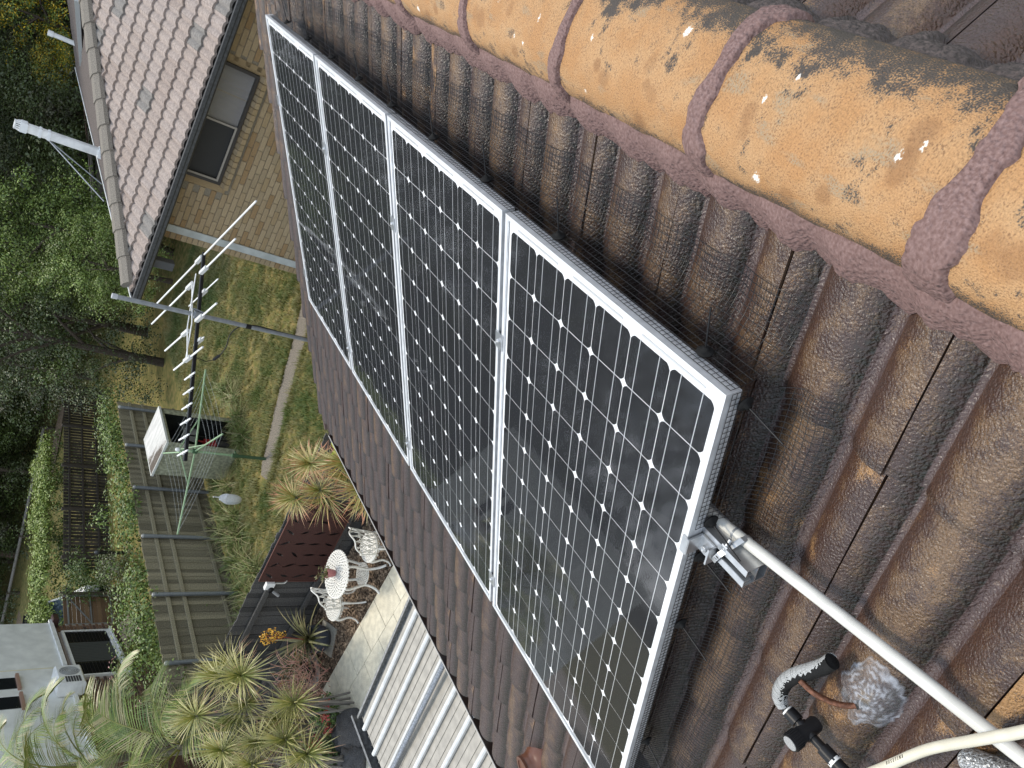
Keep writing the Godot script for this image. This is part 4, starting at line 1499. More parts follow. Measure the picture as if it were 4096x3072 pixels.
func build_mesh_guard() -> void:
	var step := 0.0127
	var r := 0.00075
	# along the top edge: from the near corner to the far end of the row
	var g := thing("bird_mesh", "black wire bird mesh along the top edge of the panels, draped over the ridge-side tiles", "bird mesh", rp(0, 0, 0))
	var b := MB.new()
	var top := func(s: float, q: float) -> Vector3:
		var wob := 0.006 * noise.get_noise_2d(s * 3.0, q * 2.0) * sm(0.3, 1.0, q)
		var p := guard_profile(q, s, tile_n(s) + 0.014)
		var drop := 0.0
		if s > 2.7: drop = 0.10 * sm(2.7, 3.2, s) * q     # the strip lifts off at the far end
		return rp(s, -p.x * (1.0 - 0.25 * sm(2.8, 3.3, s)) + wob, p.y + drop + 0.004 * noise.get_noise_2d(s * 5.0, q * 3.0 + 7.0) * sm(0.35, 1.0, q)) - rp(0, 0, 0)
	var cols := int(3.24 / step)
	for k in 15:
		var pts := []
		for m in range(0, cols + 1, 2): pts.append(top.call(0.005 + step * m, k / 14.0))
		b.tube(pts, r, 4, false)
	for m in cols + 1:
		var pts := []
		for k in 15: pts.append(top.call(0.005 + step * m, k / 14.0))
		b.tube(pts, r, 4, false)
	obj("wires", b, M.wire, g)
	# down the near side
	var g2 := thing("bird_mesh", "black wire bird mesh down the near side of the nearest panel, open at the rail", "bird mesh", rp(0, 0, 0))
	var b2 := MB.new()
	var side := func(d: float, q: float) -> Vector3:
		var p := guard_profile(q, d, -0.197 + 0.024)
		var s := -p.x * (0.84 + 0.10 * noise.get_noise_1d(d * 4.0 + 3.0))
		var fl := tile_n(s) + 0.012 + 0.014
		var nn := p.y
		if q > 0.3: nn = maxf(lerpf(p.y, fl, sm(0.5, 1.0, q) * 0.6), fl)
		return rp(s, d + 0.012 * noise.get_noise_2d(d * 4.0, q * 2.0) * q, nn + 0.004 * noise.get_noise_2d(d * 6.0, q * 3.0) * q) - rp(0, 0, 0)
	for part in [[0.002, 0.345], [0.415, 1.585]]:
		var rows := int((part[1] - part[0]) / step)
		for k in 15:
			var pts := []
			for m in rows + 1: pts.append(side.call(part[0] + step * m, k / 14.0))
			b2.tube(pts, r, 4, false)
		for m in rows + 1:
			var pts := []
			for k in 15: pts.append(side.call(part[0] + step * m, k / 14.0))
			b2.tube(pts, r, 4, false)
	obj("wires", b2, M.wire, g2)
	# clips: a washer against the frame and a toothed rod
	var nth := ["first", "second", "third", "fourth", "fifth", "sixth", "seventh", "eighth", "ninth"]
	var ss := [0.112, 0.40, 0.632, 1.006, 1.361, 1.708, 2.045, 2.377, 2.712, 3.05]
	var wash := MB.new()
	wash.lathe([Vector2(0.0, -0.003), Vector2(0.016, -0.003), Vector2(0.017, 0.0), Vector2(0.013, 0.003), Vector2(0.007, 0.0045), Vector2(0.006, 0.010), Vector2(0.0, 0.010)], 18)
	var rod := MB.new()
	var rp_ := []
	var rr := []
	for k in 40:
		rp_.append(V(0, 0.004 + 0.0024 * k, 0))
		rr.append(0.0021 if k % 2 == 0 else 0.0016)
	rod.tube(rp_, rr, 6)
	var wm := wash.mesh()
	var rm := rod.mesh()
	var n := 0
	for s in ss:
		if s == 0.40: continue
		var ax := V(rng.randf_range(-0.06, 0.06), 0.84, 0.54).normalized()
		var up := roof_basis() * V(rng.randf_range(-0.1, 0.15), 0.12, 0.98)
		up = up.normalized()
		var bs := Basis(V(1, 0, 0), up, V(1, 0, 0).cross(up)).orthonormalized()
		var c := thing("mesh_clip", "black toothed mesh clip on the top edge of the row, %s from the near corner" % nth[n], "clip", rp(s, -0.008, -0.046), "mesh clips along the panels", bs)
		obj("washer", wm, M.rubber, c)
		obj("rod", rm, M.black, c)
		n += 1
	n = 0
	for d in [0.03, 0.332, 0.438, 0.675, 1.21]:
		var up := roof_basis() * V(-0.97, 0.06 + rng.randf_range(-0.05, 0.05), -0.15 + rng.randf_range(-0.1, 0.1))
		up = up.normalized()
		var bs := Basis(up.cross(V(0, 0, 1)), up, V(0, 0, 1)).orthonormalized()
		var c := thing("mesh_clip", "black mesh clip on the nearest panel's near side, %s from the upper corner" % nth[n], "clip", rp(-0.008, d, -0.046), "mesh clips along the panels", bs)
		obj("washer", wm, M.rubber, c)
		obj("rod", rm, M.black, c)
		n += 1


# ---------------------------------------------------------------- pipes on the tiles
func curve_pts(ctrl: Array, n: int) -> Array:
	var c := Curve3D.new()
	for k in ctrl.size():
		var a: Vector3 = ctrl[maxi(k - 1, 0)]
		var b: Vector3 = ctrl[mini(k + 1, ctrl.size() - 1)]
		var t := (b - a) / 6.0
		c.add_point(ctrl[k], -t, t)
	var l := c.get_baked_length()
	var r := []
	for k in n + 1: r.append(c.sample_baked(l * k / n, true))
	return r


func build_pipework() -> void:
	# conduit strapped to the rail
	var p0 := rp(0.03, 0.352, -0.074)
	var p1 := rp(-0.99, 0.235, -0.135)
	var cd := thing("conduit", "long straight white plastic conduit running from the rail across the near tiles", "conduit", p0)
	var cb := MB.new()
	cb.tube([V(0, 0, 0), (p1 - p0) * 0.3, (p1 - p0) * 0.6, p1 - p0], 0.0118, 20)
	obj("pipe", cb, M.pvc, cd)
	var jn := MB.new()
	var dirn := (p1 - p0).normalized()
	var mid := dirn * 0.075
	jn.tube([mid, mid + dirn * 0.004], 0.0128, 20)
	obj("band_edge", jn, M.galv, cd)
	# hose clamp round rail and conduit
	var hc := thing("hose_clamp", "slotted steel hose clamp strapping the white conduit to the silver rail", "clamp", rp(-0.055, 0.36, -0.06))
	var hb := MB.new()
	var loop := []
	for q in [Vector2(0.397, -0.030), Vector2(0.403, -0.040), Vector2(0.402, -0.09), Vector2(0.39, -0.099), Vector2(0.35, -0.099), Vector2(0.337, -0.095), Vector2(0.328, -0.082), Vector2(0.329, -0.068), Vector2(0.338, -0.056), Vector2(0.352, -0.041), Vector2(0.368, -0.031), Vector2(0.385, -0.0285)]:
		loop.append(q)
	for k in loop.size():
		var a: Vector2 = loop[k]
		var c: Vector2 = loop[(k + 1) % loop.size()]
		var s0 := -0.055 - 0.02 * (0.385 - a.x) / 0.06
		var s1 := -0.055 - 0.02 * (0.385 - c.x) / 0.06
		var o := rp(-0.055, 0.36, -0.06)
		hb.quad(rp(s0 - 0.006, a.x, a.y) - o, rp(s0 + 0.006, a.x, a.y) - o, rp(s1 + 0.006, c.x, c.y) - o, rp(s1 - 0.006, c.x, c.y) - o)
	obj("strap", hb, M.steel, hc)
	var sl := MB.new()
	for k in 11:
		var t := k / 10.0
		var a := rp(-0.058 - 0.006 * t, lerpf(0.380, 0.341, t), lerpf(-0.0265, -0.0505, t)) - rp(-0.055, 0.36, -0.06)
		sl.box(Transform3D(roof_basis() * Basis(Vector3.RIGHT, -0.5), a), V(0.007, 0.001, 0.0014))
	var so := obj("slots", sl, M.black, hc)
	so.set_meta("kind", "stuff")
	var hw := MB.new()
	hw.box(Transform3D(roof_basis(), rp(-0.061, 0.352, -0.042) - rp(-0.055, 0.36, -0.06)), V(0.014, 0.010, 0.014), 0.002)
	hw.tube([rp(-0.061, 0.355, -0.040) - rp(-0.055, 0.36, -0.06), rp(-0.061, 0.332, -0.05) - rp(-0.055, 0.36, -0.06)], 0.0042, 8)
	obj("screw_housing", hw, M.steel, hc)
	# hose with print on it
	var hs := thing("hose", "cream garden hose curving over the white conduit in the near corner of the roof", "hose", rp(-0.507, 0.362, -0.06))
	var hp := curve_pts([rp(-0.40, 0.80, -0.13), rp(-0.445, 0.62, -0.10), rp(-0.48, 0.478, -0.072), rp(-0.510, 0.362, -0.062), rp(-0.549, 0.26, -0.058), rp(-0.583, 0.177, -0.06), rp(-0.615, 0.09, -0.07), rp(-0.64, 0.0, -0.09)], 40)
	var o2 := rp(-0.507, 0.362, -0.06)
	var hq := []
	for p in hp: hq.append(p - o2)
	var hm := MB.new()
	hm.tube(hq, 0.0083, 20)
	obj("tube", hm, M.hose, hs)
	var word := "HOSELINK"
	var fnt := SystemFont.new()
	fnt.font_names = PackedStringArray(["Droid Sans"])
	var camdir := V(-0.6773, 5.3322, 0.2504)
	for k in word.length():
		var t := 0.405 + 0.0088 * k
		var idx := t * 40.0
		var i := int(idx)
		var c: Vector3 = hp[i].lerp(hp[i + 1], idx - i)
		var tan_: Vector3 = (hp[i + 1] - hp[i]).normalized()
		var outd := (camdir - c)
		outd = (outd - tan_ * outd.dot(tan_)).normalized()
		outd = outd.rotated(tan_, -0.55)
		var tm := TextMesh.new()
		tm.text = word[k]
		tm.font = fnt
		tm.font_size = 32
		tm.pixel_size = 0.00021
		tm.depth = 0.0004
		var xax := -tan_
		var yax := outd.cross(xax)
		var lt := obj("letter", tm, M.rubber, hs, Transform3D(Basis(xax, yax, outd), c + outd * 0.0084 - o2))
		lt.set_meta("label", "printed letter %s" % word[k])
	# insulated pipe, valve and gauge, copper tail
	var ip := thing("insulated_pipe", "torn silver-netted black foam insulation on a bent pipe end above the black valve", "pipe", rp(-0.27, 0.58, -0.12))
	var o3 := rp(-0.27, 0.58, -0.12)
	var ic := curve_pts([rp(-0.309, 0.438, -0.104), rp(-0.302, 0.462, -0.100), rp(-0.286, 0.497, -0.094), rp(-0.268, 0.535, -0.090), rp(-0.256, 0.575, -0.090), rp(-0.252, 0.615, -0.094), rp(-0.257, 0.642, -0.097), rp(-0.268, 0.655, -0.099)], 60)
	var iq := []
	for p in ic: iq.append(p - o3)
	var foam := MB.new()
	var rad := []
	for k in iq.size(): rad.append(0.0150 + 0.0007 * noise.get_noise_1d(k * 0.4) - 0.004 * sm(52, 60, k))
	foam.tube(iq, rad, 24)
	obj("foam", foam, M.rubber, ip)
	var net := MB.new()
	var ns := 34
	var nl := 78
	for k in nl:
		for s in ns:
			# torn away on the side that faces the camera and at the open end
			var a := TAU * (s + 0.5 * (k % 2)) / ns
			var tt := float(k) / nl
			var face := cos(a - 2.95)
			var tear := face + 0.6 * noise.get_noise_2d(k * 0.35, s * 0.5) - lerpf(0.12, 1.05, sm(0.35, 0.95, tt))
			if tt < 0.25: tear = face + 0.5 * noise.get_noise_2d(k * 0.35, s * 0.5) - lerpf(-0.5, 0.12, tt / 0.25)
			if tear > 0.0: continue
			var f0 := tt * 60.0
			var i := mini(int(f0), 58)
			var c: Vector3 = iq[i].lerp(iq[i + 1], f0 - i)
			var tn: Vector3 = (iq[i + 1] - iq[i]).normalized()
			var sd := tn.cross(roof_basis() * Vector3.UP).normalized()
			var up := sd.cross(tn)
			var od := sd * cos(a) + up * sin(a)
			var rr: float = rad[i] + 0.0009
			var cr := od.cross(tn)
			var w1 := TAU * rr / ns * 0.45
			var w2 := 0.00152
			var cc := c + od * rr
			net.quad(cc - cr * w1 - tn * w2, cc + cr * w1 - tn * w2, cc + cr * w1 + tn * w2, cc - cr * w1 + tn * w2)
	var neto := obj("silver_netting", net, mat(0.62, 0.63, 0.62, 0.5, 0.15, T.fine, 30.0), ip)
	neto.set_meta("kind", "stuff")
	var va := thing("valve", "black plastic valve with round white-faced dial joined below the insulated pipe", "valve", rp(-0.33, 0.65, -0.105))
	var o4 := rp(-0.33, 0.65, -0.105)
	var A := rp(-0.272, 0.655, -0.100) - o4
	var B := rp(-0.40, 0.654, -0.106) - o4
	var E := rp(-0.55, 0.66, -0.115) - o4
	var dv := (B - A).normalized()
	var vb := MB.new()
	vb.tube([A, A + dv * 0.012], [0.0105, 0.0105], 6)
	vb.tube([A + dv * 0.010, A + dv * 0.034], 0.0155, 6)
	vb.tube([A + dv * 0.034, A + dv * 0.10], 0.0095, 16)
	vb.tube([A + dv * 0.096, A + dv * 0.126], 0.0150, 6)
	vb.tube([A + dv * 0.126, A + dv * 0.26], 0.0125, 16)
	obj("body", vb, M.black, va)
	var tee := MB.new()
	var tc := A + dv * 0.056
	var ga := roof_basis() * V(0.12, 0.97, -0.12)
	ga = (ga - dv * ga.dot(dv)).normalized()
	tee.tube([tc - ga * 0.030, tc - ga * 0.026, tc + ga * 0.022], [0.014, 0.0165, 0.0165], 20)
	tee.tube([tc - dv * 0.017, tc + dv * 0.017], 0.0135, 20)
	obj("tee", tee, M.black, va)
	var ring := MB.new()
	ring.tube([A + dv * 0.006, A + dv * 0.012], 0.0125, 18)
	ring.tube([A + dv * 0.122, A + dv * 0.129], 0.0142, 18)
	obj("white_tape", ring, M.white, va)
	var dial := MB.new()
	var seg := []
	var sr := []
	for q in [[0.020, 0.0150], [0.022, 0.0185], [0.044, 0.0190], [0.046, 0.0175]]:
		seg.append(tc + ga * q[0]); sr.append(q[1])
	dial.tube(seg, sr, 30)
	for k in 24:
		var sx := ga.cross(dv).normalized()
		var dd := dv * cos(TAU * k / 24.0) + sx * sin(TAU * k / 24.0)
		dial.beam(tc + ga * 0.024 + dd * 0.0188, tc + ga * 0.042 + dd * 0.0192, 0.0018, 0.0016, dd)
	var knob := obj("dial_knob", dial, M.black, va)
	var face := MB.new()
	face.tube([tc + ga * 0.0455, tc + ga * 0.0468], 0.0152, 30)
	var fm := mat(0.78, 0.78, 0.77, 0.6, 0.0, ntex(0.14, 0.25, 1.0, 91, 2, 128), 60.0, null, 1.0, false)
	obj("dial_face", face, fm, knob)
	var ct := thing("copper_pipe", "bent brown copper pipe rising from the silicone patch into the insulation", "pipe", rp(-0.37, 0.52, -0.16))
	var o5 := rp(-0.37, 0.52, -0.16)
	var cq := []
	for p in curve_pts([rp(-0.385, 0.50, -0.19), rp(-0.377, 0.515, -0.160), rp(-0.362, 0.532, -0.135), rp(-0.340, 0.536, -0.112), rp(-0.312, 0.527, -0.088), rp(-0.284, 0.518, -0.078)], 40): cq.append(p - o5)
	var cpm := MB.new()
	cpm.tube(cq, 0.0058, 16)
	obj("tube", cpm, M.copper, ct)
	var blk := MB.new()
	var bq := []
	var brd := []
	for k in range(4, 15):
		bq.append(cq[k]); brd.append(0.0072 + 0.002 * absf(noise.get_noise_1d(k * 2.7)))
	blk.tube(bq, brd, 14)
	obj("burnt_sleeve", blk, mat(0.035, 0.03, 0.026, 0.8, 0.0, T.fine, 20.0), ct)
	# smeared sealant
	var se := thing("sealant_patch", "milky smeared sealant patch round the foot of the copper pipe", "sealant", rp(-0.372, 0.49, -0.165))
	var o6 := rp(-0.372, 0.49, -0.165)
	var sb := MB.new()
	var nr := 16
	var na := 64
	for i in nr + 1:
		for k in na + 1:
			var a := TAU * k / na
			var q := float(i) / nr
			var R := 0.066 * (1.0 + 0.22 * noise.get_noise_2d(cos(a) * 1.6 + 3.0, sin(a) * 1.6) + 0.07 * noise.get_noise_2d(cos(a) * 6.0, sin(a) * 6.0))
			var ds := cos(a) * R * q * 0.82
			var dd := sin(a) * R * q * (1.25 if sin(a) < 0.0 else 1.28)
			var s := -0.372 + ds
			var d := 0.49 + dd
			var swirl := noise.get_noise_2d(sin(a + q * 1.5) * 1.6 + q * 2.0, cos(a + q * 1.5) * 1.6 + q * 7.0)
			var th := 0.010 * (1.0 - q * q) + 0.0005 * swirl + 0.0022 * sm(1.0, 0.8, q) + 0.001
			var base := -0.197 + roll(s + 0.225) + 0.024 * (1.0 - fposmod(0.391 + GAUGE - d, GAUGE) / 0.375)
			var al := clampf(0.10 + 0.50 * sm(-0.1, 0.55, swirl) + 0.22 * sm(0.5, 0.0, q) + 0.25 * sm(0.86, 0.97, q), 0.0, 0.85) * sm(1.0, 0.985, q)
			var cc := Color(0.46, 0.49, 0.54).lerp(Color(0.36, 0.27, 0.16), 0.8 * sm(0.45, 0.1, q) * sm(-0.2, 0.3, noise.get_noise_2d(s * 60.0, d * 60.0)))
			cc.a = al
			sb.col = cc
			sb.put(rp(s, d, base + th) - o6, roof_basis() * V(0, 1, 0), Vector2.ZERO)
	for i in nr:
		for k in na:
			var x := i * (na + 1) + k
			var y := x + na + 1
			sb.f(x, y + 1, x + 1); sb.f(x, y, y + 1)
	# smooth normals from the surface itself
	for i in nr + 1:
		for k in na + 1:
			var du: Vector3 = sb.v[mini(i + 1, nr) * (na + 1) + k] - sb.v[maxi(i - 1, 0) * (na + 1) + k]
			var dw: Vector3 = sb.v[i * (na + 1) + (k + 1) % na] - sb.v[i * (na + 1) + (k + na - 1) % na]
			var nn := du.cross(dw).normalized()
			if nn.dot(roof_basis() * Vector3.UP) < 0: nn = -nn
			if i > 0: sb.n[i * (na + 1) + k] = nn
	var smt := StandardMaterial3D.new()
	smt.transparency = BaseMaterial3D.TRANSPARENCY_ALPHA
	smt.vertex_color_use_as_albedo = true
	smt.roughness = 0.28
	obj("smear", sb, smt, se)
	# end of another lagged pipe peeping in at the corner
	var fp := thing("foil_pipe", "silver foil-wrapped pipe lying under the white conduit at the corner of the roof", "pipe", rp(-0.54, 0.36, -0.13))
	var fpm := MB.new()
	var fq := []
	var fr := []
	for k in 30:
		var t := k / 29.0
		fq.append(rp(-0.535 - 0.12 * t, 0.41 - 0.12 * t, -0.135 + 0.01 * t) - rp(-0.54, 0.36, -0.13))
		fr.append(0.021 * sqrt(clampf(t * 9.0, 0.05, 1.0)) + 0.0012 * noise.get_noise_1d(k * 1.9))
	fpm.tube(fq, fr, 22)
	obj("wrap", fpm, mat(0.62, 0.63, 0.63, 0.35, 0.6, T.fine, 12.0, T.nmid, 2.0), fp)


# ---------------------------------------------------------------- television aerial
func build_antenna() -> void:
	var at := thing("tv_aerial", "long black-boomed television aerial with white rods on a galvanised mast", "aerial", V(4.45, 1.6, -2.2))
	var o := V(4.45, 1.6, -2.2)
	var mb := MB.new()
	mb.tube([V(0, 0, 0), V(0, 2.63, 0)], 0.0165, 14)
	var mast := obj("mast", mb, M.galv, at)
	var cp := MB.new()
	cp.tube([V(0, 2.60, 0), V(0, 2.635, 0)], 0.019, 14)
	obj("mast_cap", cp, mat(0.40, 0.41, 0.42, 0.5), mast)
	var hy := 3.65
	var bd := V(-0.756, 0, -0.655)
	var ed := V(-0.565, 0, 0.825)
	ed = (ed - bd * ed.dot(bd)).normalized()
	var b0 := V(4.84, hy, -1.86) - o
	var bb := MB.new()
	bb.beam(b0, b0 + bd * 1.62, 0.024, 0.024, Vector3.UP, 0.003)
	obj("boom", bb, M.black, at)
	var br := MB.new()
	br.bx(0, hy - o.y, 0, 0.05, 0.06, 0.05, 0.004)
	br.tube([V(0.0, hy - o.y - 0.03, 0.03), V(0.02, hy - o.y + 0.04, 0.035), V(0.0, hy - o.y + 0.05, 0.0)], 0.005, 8)
	obj("bracket", br, M.galv, at)
	# rods: distance along the boom, reach on either side, height over the boom, radius
	var rods := [[0.02, -1.13, 0.95, 0.0, 0.007], [0.235, -1.05, -0.10, 0.035, 0.007], [0.215, 0.10, 0.72, 0.035, 0.007], [0.33, -0.3, 0.29, -0.02, 0.005], [0.62, -0.60, -0.08, 0.035, 0.007], [0.60, 0.08, 0.46, 0.035, 0.007], [0.72, -0.10, 0.10, -0.02, 0.005], [0.86, -0.33, 0.26, 0.035, 0.007]]
	for q in rods:
		var c: Vector3 = b0 + bd * q[0] + V(0, q[3], 0)
		var rb := MB.new()
		rb.tube([c + ed * q[1], c + ed * q[2]], q[4], 8)
		obj("rod", rb, M.white, at)
		var sb := MB.new()
		sb.box(Transform3D(Basis(bd, Vector3.UP, bd.cross(Vector3.UP)), c + ed * clampf((q[1] + q[2]) / 2, -0.14, 0.14)), V(0.025, 0.03, 0.12), 0.003)
		obj("insulator", sb, mat(0.55, 0.55, 0.53, 0.5), at)
	for k in 6:
		var c := b0 + bd * (1.0 + 0.113 * k) + V(0, 0.022, 0)
		var rb := MB.new()
		rb.tube([c - ed * 0.098, c + ed * 0.098], 0.0065, 8)
		obj("director", rb, M.white, at)
		var sb := MB.new()
		sb.bx(c.x, c.y - 0.008, c.z, 0.02, 0.02, 0.02)
		obj("clip", sb, mat(0.55, 0.55, 0.53, 0.5), at)
	var fl := MB.new()
	fl.tube([b0 + bd * 0.235 + V(0, 0.05, 0) - ed * 0.05, b0 + bd * 0.60 + V(0, 0.05, 0) + ed * 0.03, b0 + bd * 0.87 + V(0, 0.05, 0) - ed * 0.03], 0.0045, 6)
	fl.tube([b0 + bd * 0.215 + V(0, 0.06, 0) + ed * 0.05, b0 + bd * 0.62 + V(0, 0.06, 0) - ed * 0.03, b0 + bd * 0.87 + V(0, 0.06, 0) + ed * 0.03], 0.0045, 6)
	obj("phasing_line", fl, M.white, at)
	var cable := MB.new()
	var cpt := []
	for p in curve_pts([V(4.45, 2.72, -2.185), V(4.45, 3.0, -2.185), V(4.45, 3.23, -2.18), V(4.45, 3.33, -2.215), V(4.452, 3.375, -2.30), V(4.45, 3.37, -2.41), V(4.46, 3.385, -2.50), V(4.46, 3.41, -2.55)], 40): cpt.append(p - o)
	cable.tube(cpt, 0.0042, 8)
	obj("cable", cable, M.black, at)
	var ck := MB.new()
	var cq := []
	for p in curve_pts([V(4.46, 3.385, -2.50), V(4.46, 3.42, -2.555)], 4): cq.append(p - o)
	ck.tube(cq, [0.008, 0.012, 0.012, 0.012, 0.008], 10)
	obj("choke", ck, M.black, at)
	var ct2 := MB.new()
	ct2.tube([V(4.46, 3.42, -2.555) - o, V(4.46, 3.47, -2.58) - o, V(4.44, 3.56, -2.55) - o, V(4.30, 3.63, -2.35) - o], 0.0028, 6)
	obj("thin_cable", ct2, M.black, at)
	var tp := MB.new()
	tp.tube([V(0, 3.25 - o.y, 0), V(0, 3.29 - o.y, 0)], 0.0185, 14)
	obj("tape", tp, M.black, at)


# ---------------------------------------------------------------- lawn furniture
func build_yard() -> void:
	# rotary clothesline
	var hb := V(11.88, LAWN, -8.76)
	var cl := thing("clothesline", "pale green rotary clothesline with folded-out arms on the lawn", "clothesline", hb)
	var green := mat(0.30, 0.43, 0.25, 0.5, 0.0, T.soft, 3.0)
	var dgreen := mat(0.045, 0.095, 0.045, 0.5)
	var mb := MB.new()
	mb.tube([V(0, 0, 0), V(0, 0.72, 0)], 0.034, 14)
	obj("base_post", mb, dgreen, cl)
	var m2 := MB.new()
	m2.tube([V(0, 0.70, 0), V(0, 1.83, 0)], 0.024, 14)
	obj("post", m2, green, cl)
	var m3 := MB.new()
	m3.tube([V(0, 0.62, 0), V(0, 0.74, 0)], 0.046, 14)
	m3.bx(0.07, 0.66, 0.02, 0.10, 0.03, 0.03)
	obj("winder", m3, dgreen, cl)
	var hub := MB.new()
	hub.tube([V(0, 1.46, 0), V(0, 1.56, 0)], 0.05, 12)
	obj("hub", hub, dgreen, cl)
	var capb := MB.new()
	capb.lathe([Vector2(0.035, 1.80), Vector2(0.045, 1.84), Vector2(0.03, 1.88), Vector2(0, 1.89)], 14)
	obj("cap", capb, M.white, cl)
	var tips := [V(13.0, 0.31, -7.47) - hb, V(11.0, 0.33, -10.2) - hb, V(10.82, 0.37, -7.54) - hb, V(13.16, 0.42, -9.82) - hb]
	var order := [0, 2, 1, 3]
	for k in 4:
		var t: Vector3 = tips[k]
		var ab := MB.new()
		ab.beam(V(0, 1.50, 0), t, 0.026, 0.03, Vector3.UP, 0.004)
		obj("arm", ab, green, cl)
		var st := MB.new()
		st.beam(V(0, 1.82, 0), V(0, 1.5, 0).lerp(t, 0.40), 0.014, 0.02)
		obj("stay", st, green, cl)
	var lines := MB.new()
	for q in [0.98, 0.85, 0.72, 0.59, 0.46]:
		for k in 4:
			var a: Vector3 = V(0, 1.52, 0).lerp(tips[order[k]], q)
			var b: Vector3 = V(0, 1.52, 0).lerp(tips[order[(k + 1) % 4]], q)
			var mid := (a + b) / 2 - V(0, 0.05 * q, 0)
			lines.tube([a, a.lerp(mid, 0.5) - V(0, 0.01, 0), mid, b.lerp(mid, 0.5) - V(0, 0.01, 0), b], 0.0018, 5, false)
	obj("lines", lines, mat(0.42, 0.45, 0.45, 0.5), cl)
	# peg bag hanging from a line
	var pb := thing("peg_bag", "white peg bag hanging open from the clothesline above the long grass", "bag", V(10.98, -0.32, -9.2))
	var bgm := MB.new()
	var pbs := Basis(Vector3.UP, 0.55)
	bgm.grid(18, 28, func(u: float, v: float):
		var a := TAU * v
		var y := -0.30 * u
		var w := 0.19 * sqrt(maxf(0.0, 1.0 - pow(u, 3.0)))
		var rim := 0.10 * pow(absf(cos(a)), 2.0) * (1.0 - u)
		return pbs * V(w * cos(a) * (1.0 - 0.05 * sin(a * 3.0)), y + rim, w * 0.55 * sin(a)), true)
	var bgo := mat(0.70, 0.71, 0.71, 0.75, 0.0, T.soft, 6.0)
	bgo.cull_mode = BaseMaterial3D.CULL_DISABLED
	obj("bag", bgm, bgo, pb)
	for s in [-1.0, 1.0]:
		var hk := MB.new()
		hk.tube([pbs * V(0.18 * s, 0.09, 0), pbs * V(0.20 * s, 0.16, 0), pbs * V(0.17 * s, 0.22, 0)], 0.010, 8)
		obj("hook", hk, M.white, pb)
	# garden shed
	var sc := V(14.0, LAWN, -10.05)
	var sx := V(1, 0, 0.02).normalized()
	var sz := V(-0.17, 0, 0.985).normalized()
	var sh := thing("garden_shed", "small cream metal shed with lichen-stained white flat roof and open dark doorway", "shed", sc)
	var p := func(u: float, y: float, w: float) -> Vector3: return V(-0.11, 0, 0.02) + sx * (u * 0.63) + sz * (w * 0.52) + V(0, y, 0)
	var cream := mat(0.42, 0.42, 0.29, 0.55, 0.0, T.streak, 0.8)
	var wl := MB.new()
	var hh := 1.60
	wl.quad(p.call(-1, 0, -1), p.call(-1, 0, 1), p.call(-1, hh, 1), p.call(-1, hh, -1))
	obj("side_wall", wl, cream, sh)
	var wf := MB.new()
	wf.quad(p.call(0.72, 0, 1), p.call(1, 0, 1), p.call(1, hh, 1), p.call(0.72, hh, 1))
	wf.quad(p.call(-1, hh - 0.06, 1), p.call(1, hh - 0.06, 1), p.call(1, hh, 1), p.call(-1, hh, 1))
	wf.quad(p.call(-1, 0, 1), p.call(-0.95, 0, 1), p.call(-0.95, hh - 0.06, 1), p.call(-1, hh - 0.06, 1))
	obj("front_wall", wf, cream, sh)
	var wk := MB.new()
	wk.quad(p.call(1, 0, 1), p.call(1, 0, -1), p.call(1, hh, -1), p.call(1, hh, 1))
	wk.quad(p.call(1, 0, -1), p.call(-1, 0, -1), p.call(-1, hh, -1), p.call(1, hh, -1))
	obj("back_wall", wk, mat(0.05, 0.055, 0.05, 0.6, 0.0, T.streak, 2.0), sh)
	var rf := MB.new()
	rf.quad(p.call(-1.05, hh + 0.05, 1.06), p.call(1.05, hh + 0.05, 1.06), p.call(1.05, hh + 0.03, -1.06), p.call(-1.05, hh + 0.03, -1.06))
	obj("roof", rf, shed_roof_material(), sh)
	var rim := MB.new()
	var cr := [p.call(-1.05, hh + 0.03, 1.06), p.call(1.05, hh + 0.03, 1.06), p.call(1.05, hh + 0.01, -1.06), p.call(-1.05, hh + 0.01, -1.06)]
	for k in 4: rim.beam(cr[k], cr[(k + 1) % 4], 0.025, 0.05)
	obj("roof_edge", rim, mat(0.55, 0.55, 0.50, 0.5), sh)
	# things stored in the doorway
	var mw := thing("wheelbarrow", "dark wheelbarrow tray with pale inside standing in the shed doorway", "wheelbarrow", V(14.1, LAWN, -9.85))
	var tb := MB.new()
	tb.grid(10, 10, func(u: float, v: float): return V(lerpf(-0.3, 0.3, u), 0.75 + 0.35 * v + 0.04 * cos(u * 6.0), 0.12 * sin(PI * u) * (1.0 - v) - 0.05 + 0.1 * v))
	obj("tray", tb, mat(0.22, 0.22, 0.21, 0.6), mw)
	var hl := MB.new()
	hl.tube([V(-0.3, 0.05, 0.1), V(-0.3, 1.0, 0.15)], 0.018, 8)
	hl.tube([V(0.3, 0.05, 0.1), V(0.3, 1.0, 0.15)], 0.018, 8)
	obj("handle", hl, M.black, mw)
	var wh := MB.new()
	wh.tube([V(-0.04, 0.3, 0.2), V(0.04, 0.3, 0.2)], 0.18, 16)
	obj("wheel", wh, M.rubber, mw)
	var jc := thing("fuel_can", "small red can on the shed floor beside the wheelbarrow", "can", V(13.95, LAWN, -10.0))
	var jb := MB.new()
	jb.bx(0, 0.42, 0, 0.22, 0.26, 0.16, 0.02)
	jb.tube([V(0.06, 0.55, 0), V(0.1, 0.66, 0)], 0.025, 8)
	obj("body", jb, mat(0.42, 0.03, 0.03, 0.4), jc)
	var jk := MB.new()
	jk.bx(0, 0.14, 0, 0.4, 0.28, 0.3, 0.01)
	obj("stand", jk, mat(0.06, 0.055, 0.05, 0.8), jc)


